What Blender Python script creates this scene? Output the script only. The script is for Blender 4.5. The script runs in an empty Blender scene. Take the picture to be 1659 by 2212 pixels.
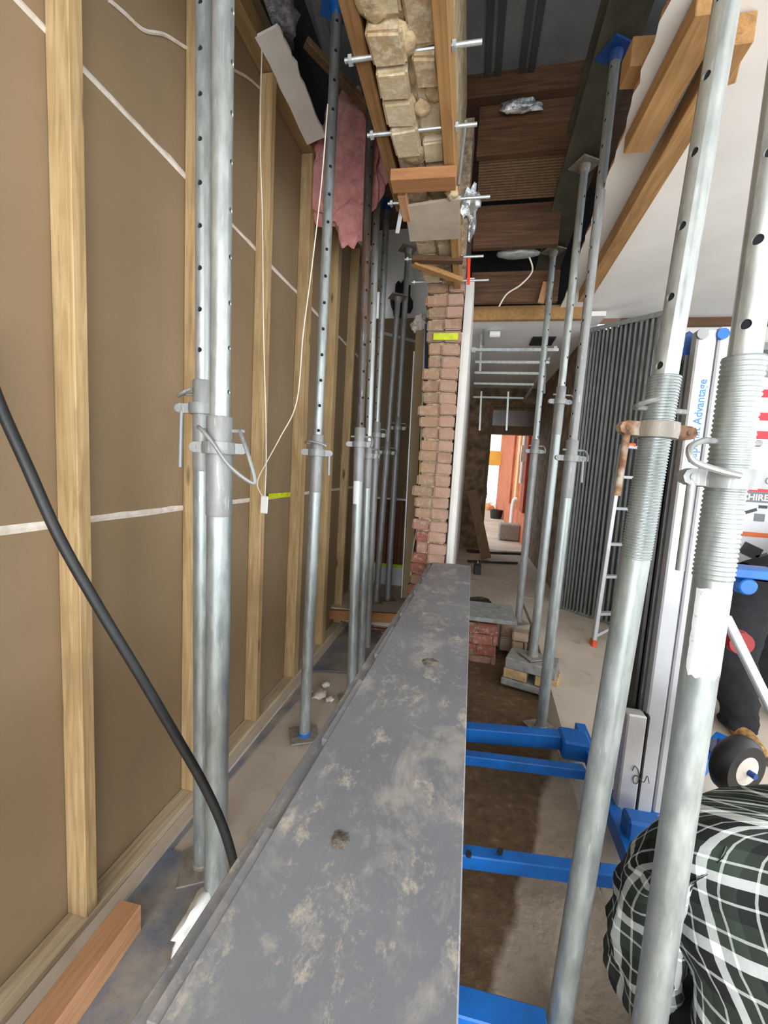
import bpy, bmesh, math, random
from mathutils import Vector, Matrix, Quaternion, noise
random.seed(7)
S = bpy.context.scene
COL = S.collection
W, H, F = 1659.0, 2212.0, 890.0

# ------------------------------------------------------------------ camera
YAW, PITCH, ROLL, HC = 0.19733864, -0.10582864, 0.05849351, 1.48
def _axes():
    cy_, sy_, cp, sp, cr, sr = math.cos(YAW), math.sin(YAW), math.cos(PITCH), math.sin(PITCH), math.cos(ROLL), math.sin(ROLL)
    fwd = Vector((-sy_*cp, cy_*cp, sp)); r0 = Vector((cy_, sy_, 0)); u0 = r0.cross(fwd)
    return cr*r0 + sr*u0, -sr*r0 + cr*u0, fwd
RIGHT, UP, FWD = _axes()
CAM = Vector((0, 0, HC))
cd = bpy.data.cameras.new('camera'); cam = bpy.data.objects.new('camera', cd); COL.objects.link(cam)
cd.sensor_fit = 'VERTICAL'; cd.sensor_height = 24.0; cd.lens = F/H*24.0; cd.clip_start = 0.02; cd.clip_end = 200
m = Matrix((RIGHT, UP, -FWD)).transposed().to_4x4(); m.translation = CAM
cam.matrix_world = m
S.camera = cam
def ray(px, py): return RIGHT*((px-W/2)/F) - UP*((py-H/2)/F) + FWD
def onX(px, py, x): d = ray(px, py); return CAM + d*(x/d.x)
def onY(px, py, y): d = ray(px, py); return CAM + d*(y/d.y)
def onZ(px, py, z): d = ray(px, py); return CAM + d*((z-HC)/d.z)
def pix(p):
    q = Vector(p)-CAM; w = q.dot(FWD); return (W/2+F*q.dot(RIGHT)/w, H/2-F*q.dot(UP)/w)

# ------------------------------------------------------------------ world, lights, exposure
wd = bpy.data.worlds.new('world'); S.world = wd; wd.use_nodes = True
bg = wd.node_tree.nodes['Background']; bg.inputs[0].default_value = (0.86, 0.93, 1.0, 1); bg.inputs[1].default_value = 1.9
def area(name, loc, direction, sx, sy, power, color):
    l = bpy.data.lights.new(name, 'AREA'); l.shape = 'RECTANGLE'; l.size = sx; l.size_y = sy; l.energy = power; l.color = color
    o = bpy.data.objects.new(name, l); COL.objects.link(o); o.location = loc
    o.rotation_euler = Vector(direction).to_track_quat('-Z', 'Y').to_euler(); return o
area('shopfront_daylight', (1.3, -2.25, 1.38), (0, 1, 0.0), 4.4, 2.2, 168, (0.95, 0.98, 1.0))
area('side_window_daylight', (3.75, 1.2, 1.7), (-1, 0.0, -0.05), 4.2, 2.1, 34, (0.93, 0.97, 1.0))
vs = S.view_settings; vs.view_transform = 'Standard'; vs.look = 'None'; vs.gamma = 1; vs.exposure = 0.35
try: vs.use_curve_mapping = False
except Exception: pass

# ------------------------------------------------------------------ materials
def lin(c):
    if isinstance(c, str):
        c = tuple(int(c[i:i+2], 16)/255 for i in (0, 2, 4))
    return tuple((v/12.92 if v <= 0.04045 else ((v+0.055)/1.055)**2.4) for v in c[:3]) + (1.0,)
class NT:
    def __init__(s, name):
        s.m = bpy.data.materials.new(name); s.m.use_nodes = True; s.t = s.m.node_tree; s.n = s.t.nodes
        s.b = s.n['Principled BSDF']; s._tc = None
    def new(s, typ, **kw):
        n = s.n.new(typ)
        for k, v in kw.items():
            if k.startswith('i_'):
                key = k[2:]; n.inputs[int(key) if key.isdigit() else key.replace('_', ' ')].default_value = v
            else: setattr(n, k, v)
        return n
    def link(s, a, b): s.t.links.new(a, b)
    def coord(s, kind='Object', scale=(1, 1, 1), rot=(0, 0, 0)):
        if s._tc is None: s._tc = s.new('ShaderNodeTexCoord')
        mp = s.new('ShaderNodeMapping'); mp.inputs['Scale'].default_value = scale; mp.inputs['Rotation'].default_value = rot
        s.link(s._tc.outputs[kind], mp.inputs['Vector']); return mp.outputs['Vector']
    def world(s, scale=(1, 1, 1)):
        g = s.new('ShaderNodeNewGeometry'); mp = s.new('ShaderNodeMapping'); mp.inputs['Scale'].default_value = scale
        s.link(g.outputs['Position'], mp.inputs['Vector']); return mp.outputs['Vector']
    def noise(s, vec, scale=5, detail=4, rough=0.55, dist=0):
        n = s.new('ShaderNodeTexNoise'); n.inputs['Scale'].default_value = scale; n.inputs['Detail'].default_value = detail
        n.inputs['Roughness'].default_value = rough; n.inputs['Distortion'].default_value = dist
        s.link(vec, n.inputs['Vector']); return n.outputs['Fac']
    def ramp(s, fac, stops, mode='LINEAR'):
        r = s.new('ShaderNodeValToRGB'); r.color_ramp.interpolation = mode; e = r.color_ramp.elements
        while len(e) < len(stops): e.new(0.5)
        for i, (p, c) in enumerate(stops):
            e[i].position = p; e[i].color = lin(c) if not isinstance(c, float) else (c, c, c, 1)
        s.link(fac, r.inputs['Fac']); return r.outputs['Color']
    def mix(s, fac, a, b, mode='MIX'):
        n = s.new('ShaderNodeMix', data_type='RGBA', blend_type=mode)
        for sock, v in ((n.inputs[0], fac), (n.inputs[6], a), (n.inputs[7], b)):
            if hasattr(v, 'links') or hasattr(v, 'is_linked'): s.link(v, sock)
            elif isinstance(v, (int, float)): sock.default_value = v
            else: sock.default_value = lin(v)
        return n.outputs[2]
    def math(s, op, a, b=0.0):
        n = s.new('ShaderNodeMath', operation=op)
        for sock, v in ((n.inputs[0], a), (n.inputs[1], b)):
            if isinstance(v, (int, float)): sock.default_value = v
            else: s.link(v, sock)
        return n.outputs[0]
    def bump(s, h, strength=0.3, dist=0.01):
        b = s.new('ShaderNodeBump'); b.inputs['Strength'].default_value = strength; b.inputs['Distance'].default_value = dist
        s.link(h, b.inputs['Height']); s.link(b.outputs['Normal'], s.b.inputs['Normal'])
    def set(s, color=None, rough=0.7, metal=0.0):
        if color is not None:
            if hasattr(color, 'is_linked'): s.link(color, s.b.inputs['Base Color'])
            else: s.b.inputs['Base Color'].default_value = lin(color)
        if hasattr(rough, 'is_linked'): s.link(rough, s.b.inputs['Roughness'])
        else: s.b.inputs['Roughness'].default_value = rough
        s.b.inputs['Metallic'].default_value = metal
        return s.m
    def rand(s): return s.new('ShaderNodeObjectInfo').outputs['Random']
M = {}
def mat_plain(k, c, rough=0.6, metal=0.0, var=0.12, scale=14, bump=0.0):
    t = NT(k); v = t.world(); n = t.noise(v, scale, 5)
    d = tuple(max(0, x*(1-var)) for x in lin_s(c)); l = tuple(min(1, x*(1+var)) for x in lin_s(c))
    col = t.ramp(n, [(0.3, d), (0.7, l)])
    if bump: t.bump(t.noise(v, scale*4, 4), bump, 0.004)
    M[k] = t.set(col, rough, metal)
def lin_s(c): return tuple(int(c[i:i+2], 16)/255 for i in (0, 2, 4))
def mat_wood(k, dark, mid, light, axis='Z', knots=True, rough=0.75, dirt=0.25):
    t = NT(k); sc = {'Z': (26, 26, 1.6), 'Y': (26, 1.6, 26), 'X': (1.6, 26, 26)}[axis]
    o = t.new('ShaderNodeObjectInfo'); add = t.new('ShaderNodeVectorMath', operation='ADD')
    mul = t.new('ShaderNodeVectorMath', operation='SCALE'); t.link(o.outputs['Location'], mul.inputs[0]); mul.inputs[3].default_value = 7.3
    g = t.new('ShaderNodeNewGeometry'); t.link(g.outputs['Position'], add.inputs[0]); t.link(mul.outputs[0], add.inputs[1])
    mp = t.new('ShaderNodeMapping'); mp.inputs['Scale'].default_value = sc; t.link(g.outputs['Position'], mp.inputs['Vector'])
    n = t.noise(mp.outputs[0], 1.6, 6, 0.6, 1.2)
    col = t.ramp(n, [(0.25, dark), (0.5, mid), (0.75, light)])
    big = t.noise(t.world(), 3.1, 3)
    col = t.mix(t.ramp(big, [(0.42, 0.0), (0.7, dirt*2.0 if dirt*2 < 1 else 1.0)]), col, dark)
    rn = t.math('MULTIPLY', t.rand(), 0.35); col = t.mix(rn, col, mid)
    if knots:
        mp2 = t.new('ShaderNodeMapping'); mp2.inputs['Scale'].default_value = {'Z': (9, 9, 2.3), 'Y': (9, 2.3, 9), 'X': (2.3, 9, 9)}[axis]
        t.link(g.outputs['Position'], mp2.inputs['Vector'])
        vo = t.new('ShaderNodeTexVoronoi'); vo.inputs['Scale'].default_value = 1.0; t.link(mp2.outputs[0], vo.inputs['Vector'])
        col = t.mix(t.ramp(vo.outputs['Distance'], [(0.07, 0.85), (0.14, 0.0)]), col, '4a3018')
    t.bump(n, 0.15, 0.002); M[k] = t.set(col, rough)
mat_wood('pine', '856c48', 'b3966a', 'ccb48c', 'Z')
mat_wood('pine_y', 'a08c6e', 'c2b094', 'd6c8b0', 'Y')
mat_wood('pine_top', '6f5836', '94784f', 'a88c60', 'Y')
mat_wood('hard_y', '94694a', 'b98a63', 'c99e78', 'Y', False)
mat_wood('hard_x', '7d5436', 'a07048', 'b4865c', 'X', False)
mat_wood('old_x', '36241a', '5c3f28', '785433', 'X', False)
mat_wood('old_y', '5c4024', '8c6840', 'a8824f', 'Y', False)
mat_wood('tan_y', '7a5a34', 'a57c4c', 'b98f5c', 'Y', False)
mat_wood('old_z', '4f3c28', '6e563a', '84694a', 'Z', False)
# brown paper side of plasterboard
t = NT('paper'); v = t.world(); n = t.noise(v, 1.3, 4); n2 = t.noise(v, 60, 3)
col = t.ramp(n, [(0.3, '826d52'), (0.7, '947d60')]); col = t.mix(t.math('MULTIPLY', n2, 0.25), col, '746147'); M['paper'] = t.set(col, 0.85)
t = NT('plaster'); v = t.world(); n = t.noise(v, 2.2, 5); col = t.ramp(n, [(0.3, 'dbd8d2'), (0.7, 'e8e5e0')]); t.bump(t.noise(v, 40, 3), 0.08, 0.003); M['plaster'] = t.set(col, 0.8)
t = NT('compound'); v = t.world(); n = t.noise(v, 30, 5); col = t.ramp(n, [(0.3, 'c4b8aa'), (0.7, 'e2dad0')]); t.bump(n, 0.6, 0.006); M['compound'] = t.set(col, 0.85)
mat_plain('plaster_edge', 'a8785a', 0.9, 0, 0.35, 40, 0.5)
# galvanised steel
def mat_galv(k, a, b, metal, rough, rust=0.0):
    t = NT(k); v = t.world((1, 1, 0.25)); n = t.noise(v, 38, 5, 0.65); big = t.noise(t.world(), 4, 4)
    col = t.ramp(n, [(0.28, a), (0.72, b)])
    fine = t.noise(t.world((1, 1, 0.12)), 120, 3)
    col = t.mix(t.ramp(fine, [(0.62, 0.0), (0.78, 0.5)]), col, 'e6ebe9')
    if rust: col = t.mix(t.ramp(big, [(0.6-rust*0.25, 0.0), (0.75, 0.85)]), col, '6b4630')
    r = t.ramp(n, [(0.3, rough-0.08), (0.7, rough+0.12)])
    t.bump(n, 0.08, 0.002); M[k] = t.set(col, r, metal)
mat_galv('galv', '8d9595', 'b2b9b7', 0.6, 0.42)
mat_galv('galv_bright', 'a0a7a7', 'c4cac8', 0.6, 0.36)
mat_galv('galv_dull', '828484', '9d9e9d', 0.4, 0.5)
mat_galv('galv_dirty', '857d72', 'aaa69d', 0.35, 0.55, 0.25)
mat_galv('steel_dark', '4f4a46', '6d6864', 0.5, 0.5, 0.3)
mat_galv('stud_steel', '7f8483', 'a0a5a4', 0.7, 0.42)
t = NT('rust'); v = t.world(); n = t.noise(v, 28, 5, 0.5); col = t.ramp(n, [(0.35, '553b2c'), (0.5, '8d6a4d'), (0.62, 'aba396')]); M['rust'] = t.set(col, 0.75, 0.2)
# grey primed steel beam with plaster dust and scuffs
t = NT('beam'); v = t.world(); n = t.noise(v, 2.4, 6, 0.6); base = t.ramp(n, [(0.3, '7c8088'), (0.7, '90949b')])
d1 = t.noise(t.world((1.5, 0.8, 1)), 6, 10, 0.72, 0.3); base = t.mix(t.ramp(d1, [(0.52, 0.0), (0.64, 0.6)]), base, 'c2bdb6')
d2 = t.noise(t.world((1, 0.6, 1)), 17, 12, 0.8); base = t.mix(t.ramp(d2, [(0.55, 0.0), (0.64, 0.8)]), base, 'd3c9bb')
d3 = t.noise(t.world((30, 2, 1)), 3, 6, 0.6); base = t.mix(t.ramp(d3, [(0.62, 0.0), (0.72, 0.4)]), base, '90959b')
d4 = t.noise(t.world((1, 0.8, 1)), 38, 9, 0.78); d5 = t.noise(t.world(), 3.2, 4)
base = t.mix(t.math('MULTIPLY', t.ramp(d4, [(0.54, 0.0), (0.70, 0.6)]), t.ramp(d5, [(0.44, 0.0), (0.62, 0.9)])), base, 'cfc7bb')
t.bump(d2, 0.12, 0.002); M['beam'] = t.set(base, 0.5, 0.1)
# floor
t = NT('concrete'); v = t.world(); n = t.noise(v, 2.0, 8, 0.6); n2 = t.noise(v, 9, 6); base = t.ramp(n, [(0.3, 'b3a595'), (0.7, 'cdc0b1')])
base = t.mix(t.ramp(n2, [(0.58, 0.0), (0.75, 0.55)]), base, '94866f'); t.bump(n2, 0.25, 0.006); M['concrete'] = t.set(base, 0.9)
t = NT('dirt'); v = t.world(); n = t.noise(v, 1.25, 6, 0.62, 0.4); n2 = t.noise(v, 24, 6)
base = t.ramp(n, [(0.36, '55432f'), (0.47, '6b5640'), (0.53, '9c8c79'), (0.7, 'ac9d8b')]); base = t.mix(t.ramp(n2, [(0.45, 0.0), (0.75, 0.4)]), base, '4c3b29')
sp = t.new('ShaderNodeSeparateXYZ'); t.link(v, sp.inputs[0])
bd = t.math('ADD', t.math('MULTIPLY', t.math('SUBTRACT', sp.outputs[1], 1.2), 0.34), 0.14)
fz = t.math('SUBTRACT', sp.outputs[0], t.math('ADD', bd, t.math('MULTIPLY', t.noise(v, 3.2, 6, 0.6), 0.16)))
base = t.mix(t.ramp(t.math('ADD', t.math('MULTIPLY', fz, 4.0), 0.5), [(0.44, 0.0), (0.56, 1.0)]), t.ramp(n2, [(0.3, '54412c'), (0.6, '6a543b'), (0.8, '84705a')]), t.ramp(n, [(0.3, '9d8c78'), (0.7, 'b3a492')]))
t.bump(n2, 0.6, 0.02); M['dirt'] = t.set(base, 0.95)
t = NT('soil'); v = t.world(); n = t.noise(v, 3, 6, 0.62, 0.4); n2 = t.noise(v, 24, 6)
base = t.ramp(n, [(0.3, '4a3825'), (0.6, '5f4a33'), (0.75, '76604a')]); t.bump(n2, 0.6, 0.02); M['soil'] = t.set(base, 0.95)
t = NT('membrane'); v = t.world(); n = t.noise(v, 3.5, 8, 0.65); base = t.ramp(n, [(0.30, '4f5d7c'), (0.42, '747a86'), (0.54, '96908a'), (0.72, 'b3a794')])
t.bump(t.noise(v, 12, 5), 0.5, 0.01); M['membrane'] = t.set(base, 0.6)
# bricks (one colour roll for each brick)
def mat_brick(k, stops, mortar, cover):
    t = NT(k); r = t.rand(); c = t.ramp(r, stops, 'LINEAR'); v = t.world(); n = t.noise(v, 26, 6, 0.65)
    c = t.mix(t.ramp(n, [(cover, 0.0), (cover+0.14, 0.9)]), c, mortar)
    n2 = t.noise(v, 70, 4); c = t.mix(t.math('MULTIPLY', n2, 0.3), c, '4c3d30'); t.bump(n, 0.5, 0.008); M[k] = t.set(c, 0.92)
mat_brick('brick_cream', [(0.0, 'b59a76'), (0.35, 'c9b793'), (0.7, 'd2c4a4'), (1.0, '94775c')], 'd6cbb2', 0.46)
mat_brick('brick_pier', [(0.0, 'a58468'), (0.3, 'b08c70'), (0.55, '9a7f67'), (0.8, 'b98f76'), (1.0, '8f7460')], 'b3a08a', 0.5)
mat_brick('brick_pink', [(0.0, 'b08a76'), (0.5, 'b9937f'), (1.0, 'a98270')], 'b79a88', 0.44)
mat_brick('brick_red', [(0.0, '94574a'), (0.4, 'a8685a'), (0.7, 'b08a78'), (1.0, '8b5142')], 'b8a796', 0.52)
mat_brick('brick_tan', [(0.0, 'a58a70'), (0.5, 'b59c84'), (1.0, '8f6f58')], 'a79a8c', 0.5)
mat_plain('mortar', '9c8b74', 0.95, 0, 0.3, 30, 0.6)
mat_plain('splash', '6b655b', 0.95, 0, 0.45, 60, 0.7)
mat_plain('plaster_bounce_lit', 'eae6e0', 0.8, 0, 0.04, 6)  # plaster with floor bounce light put into a paler colour, for the ceiling strip
mat_plain('mortar_lime', 'b9a583', 0.95, 0, 0.25, 22, 0.7)
mat_plain('render_brown', '75614a', 0.9, 0, 0.3, 9, 0.4)
mat_plain('blue', '1463b4', 0.42, 0, 0.10, 9)
mat_plain('blue_dark', '17468a', 0.5, 0, 0.15, 9)
mat_plain('alu', 'c9cacb', 0.42, 0.35, 0.05, 7)
mat_plain('alu_white', 'bcbec2', 0.4, 0.2, 0.04, 7)
mat_plain('black_rubber', '1b1c1e', 0.5, 0, 0.2, 30)
mat_plain('black_cloth_and_shade', '17181b', 0.9, 0, 0.3, 20, 0.4)  # black clothing, also the painted darkness of voids and hollows
mat_plain('dark_metal', '3c3b38', 0.45, 0.5, 0.2, 8)
mat_plain('dark_green_steel', '4c4a3c', 0.6, 0.1, 0.2, 5)
mat_plain('roof_sheet', '86888a', 0.55, 0.2, 0.1, 4)
mat_plain('rib_dark', '4c4e50', 0.55, 0.2, 0.1, 4)
mat_plain('orange', 'e0592a', 0.5, 0, 0.1, 9)
mat_plain('red_orange', 'f0431e', 0.5, 0, 0.05, 9)
mat_plain('white_plastic', 'e9e9e6', 0.45, 0, 0.04, 9)
mat_plain('white_board', 'c6c6ca', 0.6, 0, 0.05, 4)
mat_plain('cord_white', 'ded8c8', 0.6, 0, 0.05, 20)
mat_plain('tape_yellow', 'c3cf1c', 0.5, 0, 0.1, 20)
mat_plain('wire_yellow', 'c9c832', 0.5, 0, 0.1, 20)
mat_plain('wire_blue', '2e4468', 0.5, 0, 0.1, 20)
mat_plain('cement_sheet', 'b5a795', 0.85, 0, 0.08, 6)
mat_plain('foil', 'b9bcc0', 0.3, 0.7, 0.3, 40, 0.8)
mat_plain('brown_panel', '6a3d18', 0.6, 0, 0.15, 4)
mat_plain('skin', 'b98468', 0.6, 0, 0.06, 10)
mat_plain('hair', '2c2019', 0.8, 0, 0.3, 60, 0.5)
mat_plain('boot', '9a7440', 0.9, 0, 0.35, 40, 0.8)
mat_plain('sole', '4c4236', 0.8, 0, 0.2, 30)
mat_plain('red_plastic', '8f2224', 0.5, 0, 0.1, 9)
mat_plain('red_print', 'd22a36', 0.5, 0, 0.03, 9)
mat_plain('grey_print', '6a6c70', 0.5, 0, 0.05, 9)
mat_plain('print_dark', '33363a', 0.5, 0, 0.1, 9)
mat_plain('blue_print', '3b78c4', 0.5, 0, 0.05, 9)
mat_plain('orange_print', 'cf6a38', 0.5, 0, 0.05, 9)
mat_plain('besser', '8a8276', 0.95, 0, 0.15, 30, 0.6)
mat_plain('block_grey', '8b8b88', 0.9, 0, 0.12, 20, 0.4)
mat_plain('block_tan', 'b89a70', 0.9, 0, 0.15, 20, 0.4)
mat_plain('terracotta', 'b5623a', 0.85, 0, 0.1, 4)
mat_plain('terracotta_dark', '8c3a22', 0.85, 0, 0.1, 4)
mat_plain('sandstone', 'd8a574', 0.85, 0, 0.08, 4)
mat_plain('path', 'b9aa98', 0.9, 0, 0.1, 3, 0.2)
mat_plain('yellow_awning', 'e6b44a', 0.7, 0, 0.05, 3)
mat_plain('marker', '3a3a3e', 0.7, 0, 0.1, 9)
t = NT('pink_batt'); v = t.world(); n = t.noise(v, 16, 8, 0.7, 0.6); col = t.ramp(n, [(0.3, 'c57878'), (0.55, 'e69c98'), (0.75, 'f2b8b0')]); t.bump(n, 0.9, 0.03)
t.b.inputs['Sheen Weight'].default_value = 0.3; M['pink_batt'] = t.set(col, 0.95)
t = NT('glass'); t.b.inputs['Transmission Weight'].default_value = 0.6; M['glass'] = t.set('6d6f72', 0.2)
t = NT('label_paper'); v = t.world((1, 1, 1)); n = t.noise(v, 75, 6, 0.6); col = t.ramp(n, [(0.30, '8f8f92'), (0.38, 'dfe1e6'), (0.8, 'eceef2')]); M['label_paper'] = t.set(col, 0.5)
# plaid: woven columns and rows of the UV map (metres)
t = NT('plaid'); uvn = t.new('ShaderNodeUVMap'); sep = t.new('ShaderNodeSeparateXYZ'); t.link(uvn.outputs[0], sep.inputs[0])
def stripe(sock, per):
    fr = t.math('FRACT', t.math('DIVIDE', sock, per))
    return t.ramp(fr, [(0.0, '050607'), (0.20, 'ccd2d0'), (0.24, '050607'), (0.45, 'e8ecea'), (0.60, '2a352b'), (0.76, 'ccd2d0'), (0.80, '2a352b')], 'CONSTANT')
a = stripe(sep.outputs[0], 0.125); b = stripe(sep.outputs[1], 0.115); col = t.mix(0.5, a, b)
wv = t.noise(t.world(), 260, 2); col = t.mix(t.math('MULTIPLY', wv, 0.2), col, '202422'); t.bump(t.noise(t.world(), 22, 4), 0.35, 0.01); M['plaid'] = t.set(col, 0.9)

# ------------------------------------------------------------------ mesh helpers
class MB:
    def __init__(s): s.v = []; s.f = []; s.uv = None
    def add(s, vs, fs):
        o = len(s.v); s.v += [Vector(p) for p in vs]; s.f += [tuple(i+o for i in f) for f in fs]; return s
    def box(s, c, size, rot=None):
        c = Vector(c); hx, hy, hz = (x/2 for x in size); R = rot or Matrix.Identity(3)
        vs = [c + R @ Vector((sx*hx, sy*hy, sz*hz)) for sz in (-1, 1) for sx, sy in ((-1, -1), (1, -1), (1, 1), (-1, 1))]
        return s.add(vs, [(3, 2, 1, 0), (4, 5, 6, 7), (0, 1, 5, 4), (1, 2, 6, 5), (2, 3, 7, 6), (3, 0, 4, 7)])
    def box2(s, a, b):
        a, b = Vector(a), Vector(b); return s.box((a+b)/2, (abs(b.x-a.x), abs(b.y-a.y), abs(b.z-a.z)))
    def bar(s, p0, p1, w, h, up=(0, 0, 1)):
        p0, p1 = Vector(p0), Vector(p1); d = (p1-p0); L = d.length; d.normalize(); u = Vector(up); x = d.cross(u)
        if x.length < 1e-5: x = d.cross(Vector((1, 0, 0)))
        x.normalize(); z = x.cross(d); R = Matrix((x, d, z)).transposed()
        return s.box((p0+p1)/2, (w, L, h), R)
    def tube(s, p0, p1, r, n=16, r2=None, caps=True):
        p0, p1 = Vector(p0), Vector(p1); d = (p1-p0).normalized(); x = d.orthogonal().normalized(); y = d.cross(x); r2 = r if r2 is None else r2
        vs = [p+(x*math.cos(a)+y*math.sin(a))*q for p, q in ((p0, r), (p1, r2)) for a in (2*math.pi*i/n for i in range(n))]
        fs = [(i, (i+1) % n, n+(i+1) % n, n+i) for i in range(n)]
        if caps: fs += [tuple(reversed(range(n))), tuple(range(n, 2*n))]
        return s.add(vs, fs)
    def lathe(s, prof, c=(0, 0, 0), n=24, R=None):
        c = Vector(c); R = R or Matrix.Identity(3); vs = []; fs = []
        for r, z in prof: vs += [c+R @ Vector((r*math.cos(2*math.pi*i/n), r*math.sin(2*math.pi*i/n), z)) for i in range(n)]
        for k in range(len(prof)-1): fs += [(k*n+i, k*n+(i+1) % n, (k+1)*n+(i+1) % n, (k+1)*n+i) for i in range(n)]
        return s.add(vs, fs)
    def sweep(s, pts, r, n=10, smooth=6, taper=None):
        pts = [Vector(p) for p in pts]
        if smooth and len(pts) > 2: pts = catmull(pts, smooth)
        rings = []; prev = None
        for i, p in enumerate(pts):
            d = (pts[min(i+1, len(pts)-1)]-pts[max(i-1, 0)]).normalized()
            x = (d.orthogonal() if prev is None else prev - d*prev.dot(d)).normalized(); prev = x; y = d.cross(x)
            q = r if taper is None else r*(1+(taper-1)*i/(len(pts)-1))
            rings.append([p+(x*math.cos(2*math.pi*k/n)+y*math.sin(2*math.pi*k/n))*q for k in range(n)])
        vs = [v for g in rings for v in g]; m_ = len(rings)
        fs = [(k*n+i, k*n+(i+1) % n, (k+1)*n+(i+1) % n, (k+1)*n+i) for k in range(m_-1) for i in range(n)]
        fs += [tuple(reversed(range(n))), tuple(range((m_-1)*n, m_*n))]
        return s.add(vs, fs)
    def prism(s, poly, ext):
        n = len(poly); e = Vector(ext); vs = [Vector(p) for p in poly]+[Vector(p)+e for p in poly]
        return s.add(vs, [tuple(range(n)), tuple(reversed(range(n, 2*n)))]+[(i, n+i, n+(i+1) % n, (i+1) % n) for i in range(n)])
    def build(s, name, mat, parent=None, smooth=False, bevel=0.0, local=False):
        me = bpy.data.meshes.new(name); off = Vector((0, 0, 0))
        if parent is not None and not local: off = parent_off(parent)
        if parent is None and not local:
            xs, ys, zs = zip(*((v.x, v.y, v.z) for v in s.v)); off = Vector(((min(xs)+max(xs))/2, (min(ys)+max(ys))/2, min(zs)))
        me.from_pydata([v-off for v in s.v], [], s.f); me.update()
        bm = bmesh.new(); bm.from_mesh(me); bmesh.ops.recalc_face_normals(bm, faces=bm.faces)
        if bevel: bmesh.ops.bevel(bm, geom=[e for e in bm.edges if e.is_manifold and e.calc_face_angle(0) > 0.5], offset=bevel, segments=1, affect='EDGES')
        bm.to_mesh(me); bm.free()
        if smooth: shade(me, smooth)
        me.materials.append(M[mat] if isinstance(mat, str) else mat)
        o = bpy.data.objects.new(name, me); COL.objects.link(o)
        if parent is not None: o.parent = parent
        elif not local: o.location = off
        return o
def shade(me, ang):
    ang = 0.7 if ang is True else ang
    for p in me.polygons: p.use_smooth = True
    try: me.set_sharp_from_angle(angle=ang)
    except Exception: pass
def parent_off(o):
    v = Vector((0, 0, 0))
    while o is not None: v += o.location; o = o.parent
    return v
def catmull(p, k):
    out = []
    for i in range(len(p)-1):
        a, b, c, d = p[max(i-1, 0)], p[i], p[i+1], p[min(i+2, len(p)-1)]
        for j in range(k):
            u = j/k; out.append(0.5*((2*b)+(c-a)*u+(2*a-5*b+4*c-d)*u*u+(3*b-a-3*c+d)*u*u*u))
    return out+[p[-1]]
def tag(o, label, cat=None, group=None, kind=None):
    o['label'] = label
    if cat: o['category'] = cat
    if group: o['group'] = group
    if kind: o['kind'] = kind
    return o
def empty(name, loc, label=None, cat=None, group=None, kind=None):
    o = bpy.data.objects.new(name, None); COL.objects.link(o); o.location = loc; o.empty_display_size = 0.05
    if label: tag(o, label, cat, group, kind)
    return o
def rough_mesh(name, mb, mat, sub=2, amp=0.004, freq=20, parent=None, seed=0.0):
    o = mb.build(name, mat, parent); bm = bmesh.new(); bm.from_mesh(o.data)
    bmesh.ops.subdivide_edges(bm, edges=bm.edges, cuts=sub, use_grid_fill=True)
    for v in bm.verts: v.co += noise.noise_vector(v.co*freq+Vector((seed, seed*2, 0)))*amp
    bm.to_mesh(o.data); bm.free(); return o
def text_mesh(txt, size, name, mat, parent, origin, xdir, ydir, extr=0.0008, bold=False):
    cu = bpy.data.curves.new('t', 'FONT'); cu.body = txt; cu.size = size; cu.extrude = extr; cu.resolution_u = 3
    if bold: cu.offset = size*0.02
    ob = bpy.data.objects.new('t', cu); COL.objects.link(ob); dg = bpy.context.evaluated_depsgraph_get()
    me = bpy.data.meshes.new_from_object(ob.evaluated_get(dg)); bpy.data.objects.remove(ob); bpy.data.curves.remove(cu)
    x = Vector(xdir).normalized(); y = Vector(ydir).normalized(); z = x.cross(y); R = Matrix((x, y, z)).transposed(); off = parent_off(parent)
    for v in me.vertices: v.co = R @ v.co + Vector(origin) - off
    me.materials.clear(); me.materials.append(M[mat]); me.name = name; o = bpy.data.objects.new(name, me); COL.objects.link(o); o.parent = parent
    return o
# brick meshes shared by every brick
def brick_mesh(seed, mat, cut=2, amp=0.05):
    bm = bmesh.new(); bmesh.ops.create_cube(bm, size=1.0)
    bmesh.ops.bevel(bm, geom=list(bm.edges), offset=0.08, segments=2, affect='EDGES')
    for v in bm.verts:
        n = noise.noise_vector(v.co*2.3+Vector((seed*3.1, seed*1.7, seed))); v.co += Vector((n.x*amp*0.5, n.y*amp, n.z*amp))
    me = bpy.data.meshes.new('brick'); bm.to_mesh(me); bm.free(); shade(me, 0.9); me.materials.append(M[mat]); return me
BR = {k: [brick_mesh(i*1.37+len(k), k, amp=a) for i in range(6)] for k, a in (('brick_cream', 0.10), ('brick_pier', 0.12), ('brick_red', 0.08), ('brick_pink', 0.10), ('brick_tan', 0.1))}
def brick(kind, c, size, parent, rz=0.0, jit=0.004):
    o = bpy.data.objects.new('brick', random.choice(BR[kind])); COL.objects.link(o); o.parent = parent
    o.location = Vector(c)-parent_off(parent)+Vector((random.uniform(-jit, jit), random.uniform(-jit, jit), random.uniform(-jit, jit)))
    o.scale = size; o.rotation_euler = (random.uniform(-.02, .02), random.uniform(-.02, .02), rz+random.uniform(-.03, .03)); return o
def plank(name, mat, p0, p1, w, h, label, cat, up=(0, 0, 1), group=None, bevel=0.003):
    o = MB().bar(p0, p1, w, h, up).build(name, mat, None, bevel=bevel); return tag(o, label, cat, group)

# ================================================================== STRUCTURE
XW = -1.12                                   # face of the brown paper board on the left wall
def struct(o, label): return tag(o, label, 'structure', kind='structure')
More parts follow.
